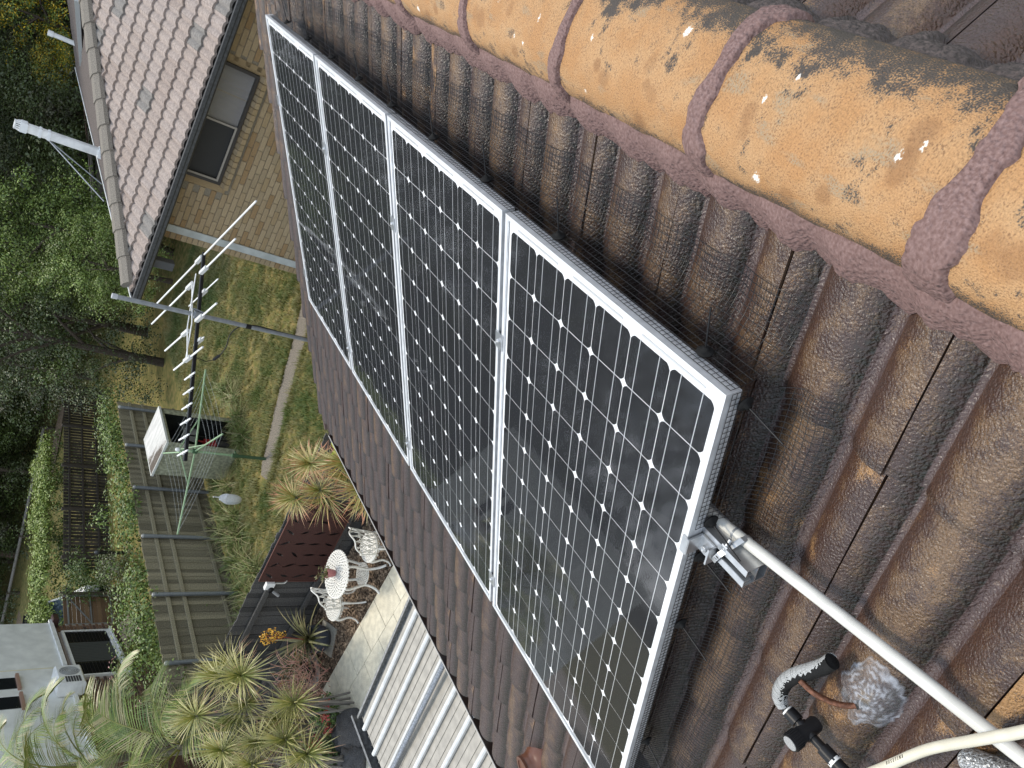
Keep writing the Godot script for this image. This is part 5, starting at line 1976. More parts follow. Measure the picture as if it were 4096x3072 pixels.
func shed_roof_material() -> StandardMaterial3D:
	var w := 192
	var im := Image.create(w, w, false, Image.FORMAT_RGB8)
	for y in w:
		for x in w:
			var u := float(x) / w
			var v := float(y) / w
			var s := noise.get_noise_2d(u * 9.0, v * 2.0)
			var h := noise.get_noise_2d(u * 50.0, v * 50.0)
			var c := Color(0.56, 0.55, 0.52) * (0.92 + 0.25 * s)
			c = c.lerp(Color(0.07, 0.05, 0.035), sm(0.1, 0.35, 0.28 - u * 1.6 + 0.55 * v + 0.35 * s + 0.35 * h))
			c = c.lerp(Color(0.15, 0.13, 0.11), 0.5 * sm(0.35, 0.6, h))
			c.a = 1.0
			im.set_pixel(x, y, c.clamp().linear_to_srgb())
	var m := StandardMaterial3D.new()
	m.albedo_texture = ImageTexture.create_from_image(im)
	m.roughness = 0.7
	return m


# ---------------------------------------------------------------- patio
func build_patio() -> void:
	# gravel of the bed and the paved floor
	var gb := MB.new()
	gb.bx(4.2, PATIO - 0.34, -7.2, 5.56, 0.66, 9.4)
	struct("gravel_bed", gb, mat(0.145, 0.105, 0.072, 0.95, 0.0, ntex(0.12, 0.5, 1.0, 111, 4, 256), 2.2, T.nfine, 1.5))
	var ch := MB.new()
	ch.bx(0, 0, 0, 0.032, 0.012, 0.018, 0.003)
	var mm := MultiMesh.new()
	mm.transform_format = MultiMesh.TRANSFORM_3D
	mm.use_colors = true
	mm.mesh = ch.mesh()
	mm.instance_count = 9000
	for k in 9000:
		var x := rng.randf_range(5.92, 6.95)
		var z := rng.randf_range(-9.6, -5.0)
		if k > 7200:
			x = rng.randf_range(4.0, 6.9); z = rng.randf_range(-11.0, -8.75)
		var s := rng.randf_range(0.5, 1.5)
		mm.set_instance_transform(k, Transform3D(Basis(Vector3(rng.randf() - 0.5, rng.randf() + 0.5, rng.randf() - 0.5).normalized(), rng.randf() * TAU).scaled(V(s, s, s)), V(x, PATIO + 0.002, z)))
		var q := rng.randf()
		mm.set_instance_color(k, Color(0.10, 0.066, 0.042).lerp(Color(0.34, 0.25, 0.17), q * q))
	var mi := MultiMeshInstance3D.new()
	mi.multimesh = mm
	var cmat := StandardMaterial3D.new()
	cmat.vertex_color_use_as_albedo = true
	cmat.roughness = 0.9
	mi.material_override = cmat
	mi.name = "bark_chips"
	add_child(mi)
	mi.set_meta("kind", "stuff")
	tag(mi, "brown bark chips and pebbles under the garden table", "bark chips")
	var base := MB.new()
	base.bx(3.9, PATIO - 0.005, -5.6, 3.94, 0.02, 6.2)
	var pv := struct("paving", base, mat(0.30, 0.27, 0.20, 0.9))
	var pm := []
	for k in 3: pm.append(mat(0.60 + 0.025 * k, 0.555 + 0.025 * k, 0.435 + 0.02 * k, 0.75, 0.0, T.soft, 1.4, T.nfine, 0.25))
	var pb := MB.new()
	pb.bx(0, 0, 0, 0.494, 0.03, 0.494, 0.004)
	var pbm := pb.mesh()
	for ix in 8:
		for iz in 12:
			var x := 5.65 - 0.5 * ix
			var z := -3.0 - 0.5 * iz + (0.25 if ix % 2 else 0.0)
			obj("paver", pbm, pm[rng.randi() % 3], pv, Transform3D(Basis(), V(x, PATIO + 0.008 + rng.randf_range(-0.001, 0.001), z)))
	# metal patio roof below the gutter
	var pr := thing("patio_roof", "ribbed galvanised patio roof with square gutter below the eave of the tiled house", "patio roof", V(0.6, 1.9, -3.8))
	var o := V(0.6, 1.9, -3.8)
	var zinc := mat(0.36, 0.335, 0.29, 0.5, 0.3, ntex(0.03, 0.88, 1.0, 121, 5, 256), 1.4)
	var lite := mat(0.62, 0.62, 0.60, 0.42, 0.3, T.soft, 2.0)
	var rb := MB.new()
	var hi := 2.17
	var lo := 1.93
	var zi := -2.74
	var zo := -4.50
	rb.quad(V(-1.5, lo, zo) - o, V(-1.5, hi, zi) - o, V(2.50, hi, zi) - o, V(2.50, lo, zo) - o)
	if rb.n[0].y < 0:
		for k in 4: rb.n[k] = -rb.n[k]
		for k in [0, 3]:
			var t := rb.i[k + 1]
			rb.i[k + 1] = rb.i[k + 2]; rb.i[k + 2] = t
	obj("sheet", rb, zinc, pr)
	for k in 16:
		var x := 2.42 - 0.225 * k
		var b := MB.new()
		b.beam(V(x, lo + 0.016, zo + 0.0) - o, V(x, hi + 0.016, zi) - o, 0.036, 0.036, Vector3.UP, 0.009)
		obj("rib", b, lite, pr)
		for q in [0.075, 0.15]:
			var c := MB.new()
			c.beam(V(x - q, lo + 0.002, zo) - o, V(x - q, hi + 0.002, zi) - o, 0.007, 0.007)
			obj("swage", c, zinc, pr)
	var dp := MB.new()
	dp.tube([V(1.93, lo + 0.035, zo + 0.02) - o, V(1.90, hi + 0.04, zi - 0.15) - o], 0.02, 12)
	obj("pipe", dp, mat(0.35, 0.37, 0.40, 0.3, 0.4, T.fine, 3.0), pr)
	var gt := MB.new()
	gt.bx(0.56, lo - 0.105, zo - 0.055, 4.14, 0.01, 0.13)
	gt.bx(0.56, lo - 0.05, zo - 0.118, 4.14, 0.11, 0.006)
	gt.bx(0.56, lo + 0.006, zo - 0.112, 4.14, 0.006, 0.022)
	gt.box(Transform3D(), V(0.001, 0.001, 0.001))
	var tilt := atan((hi - lo) / (zi - zo))
	var gbx := MB.new()
	for m in gt.v.size(): gt.v[m] -= o
	gbx.box(Transform3D(Basis(Vector3.RIGHT, -tilt), V(2.585, (hi + lo) / 2 - 0.075, (zi + zo) / 2 - 0.02) - o), V(0.006, 0.13, 1.88))
	gbx.box(Transform3D(Basis(Vector3.RIGHT, -tilt), V(2.578, (hi + lo) / 2 - 0.006, (zi + zo) / 2 - 0.02) - o), V(0.022, 0.006, 1.88))
	gbx.box(Transform3D(Basis(Vector3.RIGHT, -tilt), V(2.53, (hi + lo) / 2 - 0.05, (zi + zo) / 2 - 0.02) - o), V(0.10, 0.006, 1.88))
	obj("gutter", gt, mat(0.16, 0.165, 0.17, 0.5, 0.3, T.streak, 2.0), pr)
	obj("side_flashing", gbx, mat(0.30, 0.30, 0.29, 0.5, 0.3, T.streak, 2.0), pr)
	for z in [-4.3, -2.9]:
		var ps := MB.new()
		ps.bx(2.4 - o.x, (PATIO + lo) / 2 - o.y - 0.06, z - o.z, 0.07, lo - PATIO - 0.1, 0.07)
		obj("post", ps, M.galv, pr)
	# corten screen with cut leaves, fixed to the fence
	var sc := thing("garden_screen", "rust brown metal screen with cut-out leaf shapes fixed to the dark fence", "screen", V(6.945, -0.28, -7.42))
	var sb := MB.new()
	var nx := 7
	var ny := 4
	var cw := 1.50 / nx
	var chh := 0.93 / ny
	for i in nx:
		for j in ny:
			var ct := Vector2(cw * (i + 0.5), chh * (j + 0.5))
			var ang := rng.randf_range(-0.7, 0.7)
			var sl := rng.randf_range(0.65, 1.0)
			var inner := []
			var outer := []
			for k in 12:
				var a := TAU * k / 12.0
				var lf := Vector2(cos(a) * 0.020 * (1.0 - 0.45 * absf(sin(a))), sin(a) * 0.095 * sl)
				inner.append(ct + lf.rotated(ang))
				var dq := Vector2(cos(a), sin(a))
				var sc2 := minf(cw / 2 / maxf(absf(dq.x), 1e-4), chh / 2 / maxf(absf(dq.y), 1e-4))
				outer.append(ct + dq * sc2)
			for k in 12:
				var m := (k + 1) % 12
				sb.quad(V(0, inner[m].y, inner[m].x), V(0, outer[m].y, outer[m].x), V(0, outer[k].y, outer[k].x), V(0, inner[k].y, inner[k].x))
				if signf(outer[k].x - ct.x) != signf(outer[m].x - ct.x) or true:
					# corner pieces between two sides of the cell
					var pa: Vector2 = outer[k] - ct
					var pb2: Vector2 = outer[m] - ct
					if absf(absf(pa.x) - cw / 2) < 1e-4 and absf(absf(pb2.y) - chh / 2) < 1e-4 or absf(absf(pa.y) - chh / 2) < 1e-4 and absf(absf(pb2.x) - cw / 2) < 1e-4:
						var cor := ct + Vector2(signf(pa.x + pb2.x) * cw / 2, signf(pa.y + pb2.y) * chh / 2)
						sb.tri(V(0, outer[m].y, outer[m].x), V(0, cor.y, cor.x), V(0, outer[k].y, outer[k].x))
	obj("sheet", sb, mat(0.085, 0.026, 0.018, 0.7, 0.0, T.fine, 3.0), sc)
	var se := MB.new()
	for q in [[V(0, 0, 0), V(0, 0.93, 0)], [V(0, 0.93, 0), V(0, 0.93, 1.5)], [V(0, 0, 1.5), V(0, 0.93, 1.5)], [V(0, 0, 0), V(0, 0, 1.5)]]: se.beam(q[0], q[1], 0.012, 0.012, V(1, 0, 0))
	obj("edge", se, mat(0.11, 0.036, 0.024, 0.65), sc)
	# flood light on a bent conduit
	var fl := thing("flood_light", "white security light with black lens on a bent white conduit on the fence", "light fitting", V(6.93, 0.40, -7.50))
	var fb := MB.new()
	fb.bx(0, 0.06, 0, 0.07, 0.13, 0.13, 0.012)
	obj("housing", fb, M.white, fl)
	var lz := MB.new()
	lz.lathe([Vector2(0, 0.02), Vector2(0.04, 0.02), Vector2(0.05, 0.0), Vector2(0.05, -0.02)], 18, Transform3D(Basis(V(0, 0, 1), PI / 2 + 0.3), V(-0.05, 0.03, -0.05)))
	obj("lens", lz, M.black, fl)
	var sn := MB.new()
	sn.tube([V(-0.05, 0.0, -0.06), V(-0.11, -0.10, -0.10)], 0.024, 12)
	obj("sensor", sn, mat(0.2, 0.2, 0.2, 0.4), fl)
	var cdp := MB.new()
	cdp.tube(curve_pts([V(0.02, 0.0, 0.03), V(0.02, -0.10, 0.03), V(0.02, -0.17, 0.035), V(0.02, -0.19, 0.09)], 16), 0.012, 10)
	obj("conduit", cdp, M.pvc, fl)
	build_table()
	build_chair(V(6.17, PATIO, -7.14), 3.35, "white cast metal chair with lattice back between the garden table and the flower pot")
	build_chair(V(6.10, PATIO, -5.92), 3.0, "white cast metal chair with lattice back under the eave, partly behind a spiky plant")
	# a pot on the table
	var tp := thing("flower_pot", "small dusty pink flower pot with dry twigs on the white table", "flower pot", V(6.16, PATIO + 0.685, -6.48))
	var tb := MB.new()
	tb.lathe([Vector2(0, 0.0), Vector2(0.045, 0.0), Vector2(0.065, 0.10), Vector2(0.07, 0.10), Vector2(0.07, 0.125), Vector2(0.058, 0.125), Vector2(0.055, 0.10), Vector2(0, 0.10)], 20)
	obj("pot", tb, mat(0.45, 0.17, 0.17, 0.6, 0.0, T.soft, 8.0), tp)
	var tw := MB.new()
	for k in 26:
		tw.col = Color(0.10, 0.075, 0.03).lerp(Color(0.14, 0.15, 0.05), rng.randf())
		var a := rng.randf() * TAU
		var e := V(cos(a) * 0.09, 0.10 + rng.randf() * 0.13, sin(a) * 0.09)
		tw.tube([V(0, 0.1, 0), e * 0.6 + V(0, 0.07, 0), e], [0.004, 0.003, 0.002], 4)
		for m in 3:
			blade(tw, e, (V(rng.randf() - 0.5, 0.3, rng.randf() - 0.5)).normalized(), 0.05, 0.014, 0.4)
	tw.col = Color(0.2, 0.15, 0.1)
	tw.tube([V(0, 0.1, 0), V(-0.05, 0.16, -0.24)], 0.006, 5)
	obj("dry_plant", tw, M.leaf, tp)
	# two dark pots on trays
	var pots := [[V(6.40, PATIO, -8.10), "blue grey pot with a strappy cordyline and orange flower spike on a pale tray", 1.0], [V(6.32, PATIO, -8.78), "dark glazed pot with a dense bromeliad in the shade next to the larger pot", 0.85]]
	for k in 2:
		var p := thing("plant_pot", pots[k][1], "flower pot", pots[k][0])
		var sc3: float = pots[k][2]
		var pb3 := MB.new()
		pb3.lathe([Vector2(0, 0.04), Vector2(0.15, 0.04), Vector2(0.20, 0.12), Vector2(0.215, 0.22), Vector2(0.20, 0.30), Vector2(0.205, 0.33), Vector2(0.19, 0.335), Vector2(0.18, 0.29), Vector2(0, 0.28)], 28, Transform3D(Basis().scaled(V(sc3, sc3, sc3)), Vector3.ZERO))
		obj("pot", pb3, mat(0.055, 0.065, 0.085, 0.35, 0.0, T.soft, 3.0) if k == 0 else mat(0.03, 0.034, 0.042, 0.4), p)
		var tr := MB.new()
		if k == 0:
			tr.box(Transform3D(Basis(Vector3.UP, 0.5), V(0, 0.02, 0)), V(0.44, 0.03, 0.44), 0.004)
		else:
			tr.lathe([Vector2(0, 0.0), Vector2(0.24, 0.0), Vector2(0.27, 0.03), Vector2(0.25, 0.035), Vector2(0.0, 0.02)], 24)
		obj("tray", tr, mat(0.34, 0.32, 0.27, 0.7, 0.0, T.soft, 4.0), p)
	var c1 := thing("cordyline", "strappy cordyline with olive leaves growing in the blue grey pot", "plant", V(6.40, PATIO + 0.29, -8.10))
	var cb := MB.new()
	for k in 62:
		var a := rng.randf() * TAU
		var el := rng.randf_range(0.25, 1.3)
		cb.col = Color(0.10, 0.115, 0.035).lerp(Color(0.25, 0.215, 0.11), rng.randf())
		blade(cb, V(0, 0.05 * rng.randf(), 0), V(cos(a) * cos(el), sin(el), sin(a) * cos(el)), rng.randf_range(0.45, 0.75), 0.045, rng.randf_range(0.5, 1.1))
	obj("leaves", cb, M.leaf, c1)
	var fs := MB.new()
	var fc := MB.new()
	fs.col = Color(0.30, 0.06, 0.05)
	var tops := [V(0.05, 0.66, 0.14), V(0.03, 0.60, 0.02), V(0.06, 0.76, 0.06), V(0.02, 0.52, 0.10), V(0.04, 0.70, -0.03)]
	fs.tube([V(0, 0.1, 0), V(0.03, 0.4, 0.03), V(0.05, 0.62, 0.06)], 0.008, 6)
	for t in tops:
		fs.tube([V(0.03, 0.42, 0.04), t], 0.005, 5)
		for m in 44:
			fc.col = Color(0.62, 0.30, 0.02).lerp(Color(0.70, 0.44, 0.05), rng.randf())
			blade(fc, t + V(rng.randf() - 0.5, rng.randf() - 0.5, rng.randf() - 0.5) * 0.11, V(rng.randf() - 0.5, rng.randf(), rng.randf() - 0.5).normalized(), 0.035, 0.016, 0.3)
	obj("flower_stalk", fs, M.leaf, c1)
	obj("orange_flowers", fc, M.leaf, c1)
	var c2 := thing("bromeliad", "dense dark green bromeliad with orange leaf bases in the dark pot", "plant", V(6.32, PATIO + 0.24, -8.78))
	var b2 := MB.new()
	for k in 150:
		var a := rng.randf() * TAU
		var el := rng.randf_range(0.2, 1.4)
		var q := rng.randf()
		b2.col = Color(0.028, 0.05, 0.018).lerp(Color(0.13, 0.125, 0.03), q) if rng.randf() < 0.85 else Color(0.36, 0.16, 0.03)
		var off := V(rng.randf() - 0.5, 0.2 * rng.randf(), rng.randf() - 0.5) * 0.4
		blade(b2, off, V(cos(a) * cos(el), sin(el), sin(a) * cos(el)), rng.randf_range(0.2, 0.36), 0.035, 0.8)
	obj("leaves", b2, M.gloss, c2)
	# rocks along the bed
	var rk := [V(4.86, PATIO, -8.22), V(4.55, PATIO, -8.42), V(5.02, PATIO, -8.62), V(4.72, PATIO, -8.86), V(4.30, PATIO, -8.62)]
	var rl := ["grey rounded rock next to the corner of the patio roof gutter", "dark grey rock below the patio roof gutter, second from the paving", "small olive grey rock behind the two large rocks", "mossy low rock deep in the garden bed", "dark rock at the bottom edge beside the patio roof"]
	for k in 5:
		var r := thing("rock", rl[k], "rock", rk[k])
		var b := MB.new()
		var R := [0.26, 0.24, 0.15, 0.17, 0.2][k] as float
		b.grid(22, 14, func(u: float, v: float):
			var a := TAU * u
			var el := PI * (v - 0.5)
			var d := V(cos(a) * cos(el), sin(el), sin(a) * cos(el))
			var f := 1.0 + 0.28 * noise.get_noise_3d(d.x * 1.3 + k * 9.0, d.y * 1.3, d.z * 1.3) + 0.08 * noise.get_noise_3d(d.x * 5.0 + k, d.y * 5.0, d.z * 5.0)
			return V(d.x * R * 1.15, d.y * R * 0.8 + R * 0.3, d.z * R) * f, true)
		obj("stone", b, mat(0.10, 0.10, 0.105, 0.85, 0.0, ntex(0.07, 0.45, 1.0, 130 + k, 5), 5.0, T.nmid, 1.6), r)


func lace(b: MB, ct: Vector3, r: float, rings: int, th: float) -> void:   # a pierced cast disc: rings of small loops between rims
	b.annulus(ct, V(1, 0, 0), V(0, 0, -1), r * 0.955, r, 40, th)
	for k in rings:
		var rr := r * (0.14 + 0.80 * (k + 0.5) / rings)
		var cell := r * 0.80 / rings
		var n := maxi(6, int(TAU * rr / (cell * 1.02)))
		for m in n:
			var a := TAU * (m + 0.5 * (k % 2)) / n
			var c := ct + V(cos(a), 0, sin(a)) * rr
			b.annulus(c, V(1, 0, 0), V(0, 0, -1), cell * 0.29, cell * 0.56, 8, th * 0.8)
	b.annulus(ct, V(1, 0, 0), V(0, 0, -1), r * 0.05, r * 0.14, 14, th)


func build_table() -> void:
	var t := thing("garden_table", "round white cast metal table with pierced top", "table", V(6.14, PATIO, -6.48))
	var b := MB.new()
	lace(b, V(0, 0.66, 0), 0.325, 5, 0.006)
	for k in 44:
		var a := TAU * k / 44.0
		b.annulus(V(cos(a) * 0.325, 0.655, sin(a) * 0.325), V(1, 0, 0), V(0, 0, -1), 0.006, 0.017, 6, 0.006)
	obj("top", b, M.iron, t)
	for k in 4:
		var a := TAU * k / 4.0 + 0.35
		var d := V(cos(a), 0, sin(a))
		var l := MB.new()
		l.tube(curve_pts([d * 0.17 + V(0, 0.65, 0), d * 0.235 + V(0, 0.54, 0), d * 0.20 + V(0, 0.38, 0), d * 0.165 + V(0, 0.22, 0), d * 0.22 + V(0, 0.08, 0), d * 0.30 + V(0, 0.015, 0)], 22), 0.019, 8)
		obj("leg", l, M.iron, t)
	var s := MB.new()
	lace(s, V(0, 0.24, 0), 0.17, 3, 0.006)
	obj("shelf", s, M.iron, t)


func build_chair(at: Vector3, turn: float, label: String) -> void:
	var c := thing("garden_chair", label, "chair", at, "white garden chairs round the table", Basis(Vector3.UP, turn))   # faces +z
	var s := MB.new()
	lace(s, V(0, 0.42, 0), 0.205, 4, 0.006)
	s.tube(ring_pts(V(0, 0.405, 0), 0.205, 28), 0.012, 6, false, true)
	obj("seat", s, M.iron, c)
	# curved lattice back
	var p := func(u: float, y: float) -> Vector3:    # u -1..1 round the back
		var a := PI * 1.5 + u * 1.15
		var r := 0.215 + 0.05 * (y - 0.42) / 0.42
		return V(cos(a) * r, y, sin(a) * r)
	var fr := MB.new()
	var fp := []
	for k in 41:
		var u := -1.0 + k / 20.0
		fp.append(p.call(u, 0.66 + 0.17 * cos(u * PI / 2) + 0.02 * cos(u * 9.0)))
	fr.tube(fp, 0.011, 6)
	for u in [-1.0, 1.0]: fr.tube([p.call(u, 0.40), p.call(u, 0.53), p.call(u, 0.67)], 0.011, 6)
	obj("back_frame", fr, M.iron, c)
	var lt := MB.new()
	for k in 8:
		var u0 := -0.95 + 0.27 * k
		for sg in [-1.0, 1.0]:
			var q := []
			for m in 9:
				var tt := m / 8.0
				var u := clampf(u0 + sg * 0.30 * tt + 0.05 * sin(tt * TAU), -1.0, 1.0)
				q.append(p.call(u, lerpf(0.42, 0.655 + 0.165 * cos(u * PI / 2), tt)))
			lt.tube(q, 0.007, 5)
	for k in 7:
		var u := -0.8 + 0.27 * k
		for y in [0.50, 0.63]:
			var ct: Vector3 = p.call(u, y + 0.05 * cos(u))
			var rd := V(ct.x, 0, ct.z).normalized()
			lt.annulus(ct, rd.cross(Vector3.UP), Vector3.UP, 0.014, 0.027, 10, 0.005)
	obj("lattice", lt, M.iron, c)
	for k in 4:
		var a := PI / 4 + k * PI / 2
		var d := V(cos(a), 0, sin(a))
		var l := MB.new()
		l.tube(curve_pts([d * 0.16 + V(0, 0.41, 0), d * 0.205 + V(0, 0.33, 0), d * 0.175 + V(0, 0.17, 0), d * 0.205 + V(0, 0.06, 0), d * 0.26 + V(0, 0.012, 0)], 18), [0.024, 0.023, 0.022, 0.021, 0.020, 0.019, 0.018, 0.017, 0.016, 0.015, 0.015, 0.014, 0.014, 0.013, 0.013, 0.013, 0.013, 0.014, 0.014], 8)
		obj("leg", l, M.iron, c)
	var ap := MB.new()
	for k in 22:
		var a := TAU * k / 22.0
		var ct := V(cos(a) * 0.195, 0.375, sin(a) * 0.195)
		ap.annulus(ct, V(-sin(a), 0, cos(a)), Vector3.UP, 0.010, 0.024, 8, 0.004)
	obj("apron", ap, M.iron, c)


func ring_pts(c: Vector3, r: float, n: int) -> Array:
	var q := []
	for k in n: q.append(c + V(cos(TAU * k / n) * r, 0, sin(TAU * k / n) * r))
	return q


# ---------------------------------------------------------------- plants
func blade(b: MB, p: Vector3, d: Vector3, l: float, w: float, droop: float, tip := Color(-1, 0, 0), n := 4) -> void:   # one strap leaf bending down
	var side := d.cross(Vector3.UP)
	if side.length() < 0.05: side = d.cross(Vector3.RIGHT)
	side = side.normalized()
	var q := p
	var dir := d
	var base := b.col
	var pl := q - side * w * 0.3
	var pr := q + side * w * 0.3
	for k in n:
		var t := float(k + 1) / n
		dir = (dir + Vector3.DOWN * droop / n).normalized()
		q += dir * l / n
		var ww := w * 0.5 * (1.0 - pow(t, 2.5))
		var nl := q - side * ww
		var nr := q + side * ww
		if tip.r >= 0: b.col = base.lerp(tip, t * t)
		if k == n - 1: b.tri(pl, pr, q)
		else: b.quad(pl, pr, nr, nl)
		pl = nl; pr = nr
	b.col = base


func leaf_cloud(b: MB, c: Vector3, r: Vector3, n: int, size: float, cols: Array, lift := 0.25) -> void:
	for k in n:
		var d := V(rng.randfn(), rng.randfn(), rng.randfn()).normalized()
		var q := pow(rng.randf(), 0.42)
		var p := c + d * r * q
		var up := (d * 0.8 + V(rng.randf() - 0.5, rng.randf() * 0.9 + lift, rng.randf() - 0.5)).normalized()
		var t := up.cross(V(rng.randf() - 0.5, rng.randf() - 0.5, rng.randf() - 0.5)).normalized()
		var s := up.cross(t)
		var l := size * rng.randf_range(0.6, 1.25)
		var col: Color = cols[rng.randi() % cols.size()]
		b.col = col * rng.randf_range(0.75, 1.25)
		var a := p - t * l * 0.5
		var e := p + t * l * 0.5
		var m := p + up * l * 0.08
		b.quad(a, m - s * l * 0.26, e, m + s * l * 0.26)


func tree_crown(sd: int, h: float, w: float, clumps: int, per: int, size: float, cols: Array) -> ArrayMesh:
	var b := MB.new()
	var r := RandomNumberGenerator.new()
	r.seed = sd
	rng.seed = sd * 13
	for k in clumps:
		var t := r.randf()
		var a := r.randf() * TAU
		var y := h * (0.12 + 0.86 * t)
		var wr := w * sqrt(maxf(0.05, 1.0 - pow(absf(t - 0.42) / 0.62, 2.0)))
		var q := sqrt(r.randf()) * 0.95
		var c := V(cos(a) * wr * q, y, sin(a) * wr * q)
		var cr := w * r.randf_range(0.16, 0.32)
		var shade := r.randf_range(0.7, 1.3)
		var cc := []
		for x in cols: cc.append(x * shade)
		leaf_cloud(b, c, V(cr, cr * 0.65, cr), per, size, cc)
	return b.mesh()


func trunk_mesh(h: float, r: float, sd: int, w: float) -> ArrayMesh:
	var b := MB.new()
	var q := RandomNumberGenerator.new()
	q.seed = sd
	var p := []
	var rr := []
	for k in 9:
		var t := k / 8.0
		p.append(V(sin(t * 3.0 + sd) * 0.12 * h * 0.1, h * t, cos(t * 2.3 + sd) * 0.1 * h * 0.1))
		rr.append(r * (1.25 - t) + 0.01)
	b.tube(p, rr, 9)
	for k in 7:
		var t := 0.25 + 0.1 * k
		var a := q.randf() * TAU
		var s: Vector3 = p[int(t * 8)]
		var e := s + V(cos(a) * w * 0.75, h * q.randf_range(0.1, 0.3), sin(a) * w * 0.75)
		b.tube([s, s.lerp(e, 0.5) + V(0, h * 0.02, 0), e], [r * 0.5, r * 0.3, r * 0.1], 6)
	return b.mesh()


func build_plants() -> void:
	rng.seed = 101
	var yel := [Color(0.23, 0.26, 0.06), Color(0.32, 0.32, 0.09), Color(0.38, 0.35, 0.13)]
	# spiky dragon trees: rosettes on bent grey stems
	var heads := []
	for v in 4:
		var b := MB.new()
		for k in 115:
			var a := k * 2.39996
			var el := lerpf(1.45, -0.55, k / 114.0) + rng.randf_range(-0.12, 0.12)
			b.col = (Color(0.17, 0.23, 0.04) as Color).lerp(yel[rng.randi() % 3], rng.randf_range(0.35, 1.0))
			var tip := Color(0.42, 0.37, 0.17) if v < 2 or rng.randf() < 0.45 else Color(0.42, 0.19, 0.10)
			if k > 80 and rng.randf() < 0.5: tip = Color(0.36, 0.20, 0.11)
			blade(b, V(0, 0.03 - 0.0007 * k, 0), V(cos(a) * cos(el), sin(el), sin(a) * cos(el)), rng.randf_range(0.30, 0.44), 0.017, rng.randf_range(0.15, 0.6), tip, 3)
		heads.append(b.mesh())
	var t0 := V(-0.6773, 5.3322, 0.2504)
	var groups := [
		[V(5.2, PATIO, -8.15), [V(5.59, 1.37, -7.77), V(5.25, 1.05, -7.90), V(5.42, 1.20, -7.55), V(4.93, 0.62, -7.55), V(5.0, 0.62, -7.95), V(5.30, 1.62, -8.10)], "yellow green dragon tree of several bent stems in front of the dark fence"],
		[V(4.6, PATIO, -8.5), [V(4.80, 0.95, -8.06), V(4.62, 0.70, -7.85), V(4.9, 1.30, -8.3), V(4.55, 1.05, -8.15), V(4.35, 0.5, -7.8)], "yellow green dragon tree at the bottom edge beside the palm fronds"],
		[V(5.75, PATIO, -8.9), [V(6.05, 1.05, -8.05), V(5.75, 1.40, -8.6), V(5.45, 0.95, -8.5)], "yellow green dragon tree with one tall bare stem before the far fence corner"],
		[V(6.35, PATIO, -5.1), [V(6.14, 1.20, -5.18), V(6.0, 1.02, -4.92), V(6.30, 1.12, -4.75), V(5.95, 0.72, -4.62), V(6.45, 0.80, -4.85), V(6.2, 0.75, -5.2), V(6.45, 1.05, -5.45)], "orange tinged dragon tree beside the rust brown screen under our eave"],
		[V(5.8, PATIO, -4.5), [V(5.85, 0.95, -4.35), V(5.62, 0.70, -4.55), V(6.05, 0.60, -4.2), V(5.75, 0.45, -4.85)], "orange tinged dragon tree nearest the gutter corner of our roof"]]
	for g in groups:
		var p := thing("dragon_tree", g[2], "plant", g[0], "dragon trees in the patio beds")
		for k in g[1].size():
			var e: Vector3 = g[1][k] - g[0]
			var st := MB.new()
			var m := V(e.x * 0.25 + rng.randf_range(-0.1, 0.1), e.y * 0.55, e.z * 0.25 + rng.randf_range(-0.1, 0.1))
			st.tube(curve_pts([V(0.06 * k - 0.15, 0, 0.05 * (k % 3)), m, V(e.x * 0.8, e.y * 0.8, e.z * 0.85), e], 14), 0.017, 7)
			obj("stem", st, M.stem, p)
			var s := rng.randf_range(0.85, 1.15)
			var v := rng.randi() % 2 if g[0].z < -6.0 else 2 + rng.randi() % 2
			obj("leaf_rosette", heads[v], M.leaf, p, Transform3D(Basis(Vector3.UP, rng.randf() * TAU) * Basis(V(1, 0, 0), rng.randf_range(-0.5, 0.5)).scaled(V(s, s, s)), e))
	# pink-leaved shrub between them
	var ps := thing("pink_shrub", "spiky shrub with pinkish red leaves in front of the dark fence", "plant", V(5.75, PATIO, -8.25))
	var pb := MB.new()
	for k in 420:
		pb.col = Color(0.30, 0.11, 0.085).lerp(Color(0.40, 0.22, 0.15), rng.randf())
		var c := V(rng.randf_range(-0.35, 0.35), rng.randf_range(0.25, 0.85), rng.randf_range(-0.35, 0.35))
		var a := rng.randf() * TAU
		blade(pb, c, V(cos(a), rng.randf_range(0.2, 1.4), sin(a)).normalized(), rng.randf_range(0.16, 0.3), 0.013, 0.4, Color(0.45, 0.27, 0.2), 3)
	obj("leaves", pb, M.leaf, ps)
	# flowering plant by the paving
	var fp := thing("flowering_shrub", "small bright green shrub with red flowers between the paving and the rocks", "plant", V(5.42, PATIO, -8.52))
	var fb := MB.new()
	leaf_cloud(fb, V(0, 0.24, 0), V(0.28, 0.24, 0.28), 1300, 0.045, [Color(0.075, 0.14, 0.02), Color(0.12, 0.19, 0.03), Color(0.05, 0.09, 0.015)])
	obj("leaves", fb, M.leaf, fp)
	var fr := MB.new()
	for q in [V(-0.24, 0.38, 0.22), V(-0.05, 0.30, 0.27), V(-0.25, 0.22, -0.05)]: leaf_cloud(fr, q, V(0.09, 0.07, 0.09), 70, 0.04, [Color(0.45, 0.035, 0.04), Color(0.5, 0.09, 0.08)])
	obj("red_flowers", fr, M.leaf, fp)
	var rp2 := thing("flowering_shrub", "low plant with dark red flowers and pale bloom spikes below the patio roof gutter", "plant", V(4.95, PATIO, -8.95))
	var rb := MB.new()
	leaf_cloud(rb, V(0, 0.2, 0), V(0.45, 0.2, 0.35), 1400, 0.05, [Color(0.05, 0.085, 0.02), Color(0.09, 0.13, 0.03)])
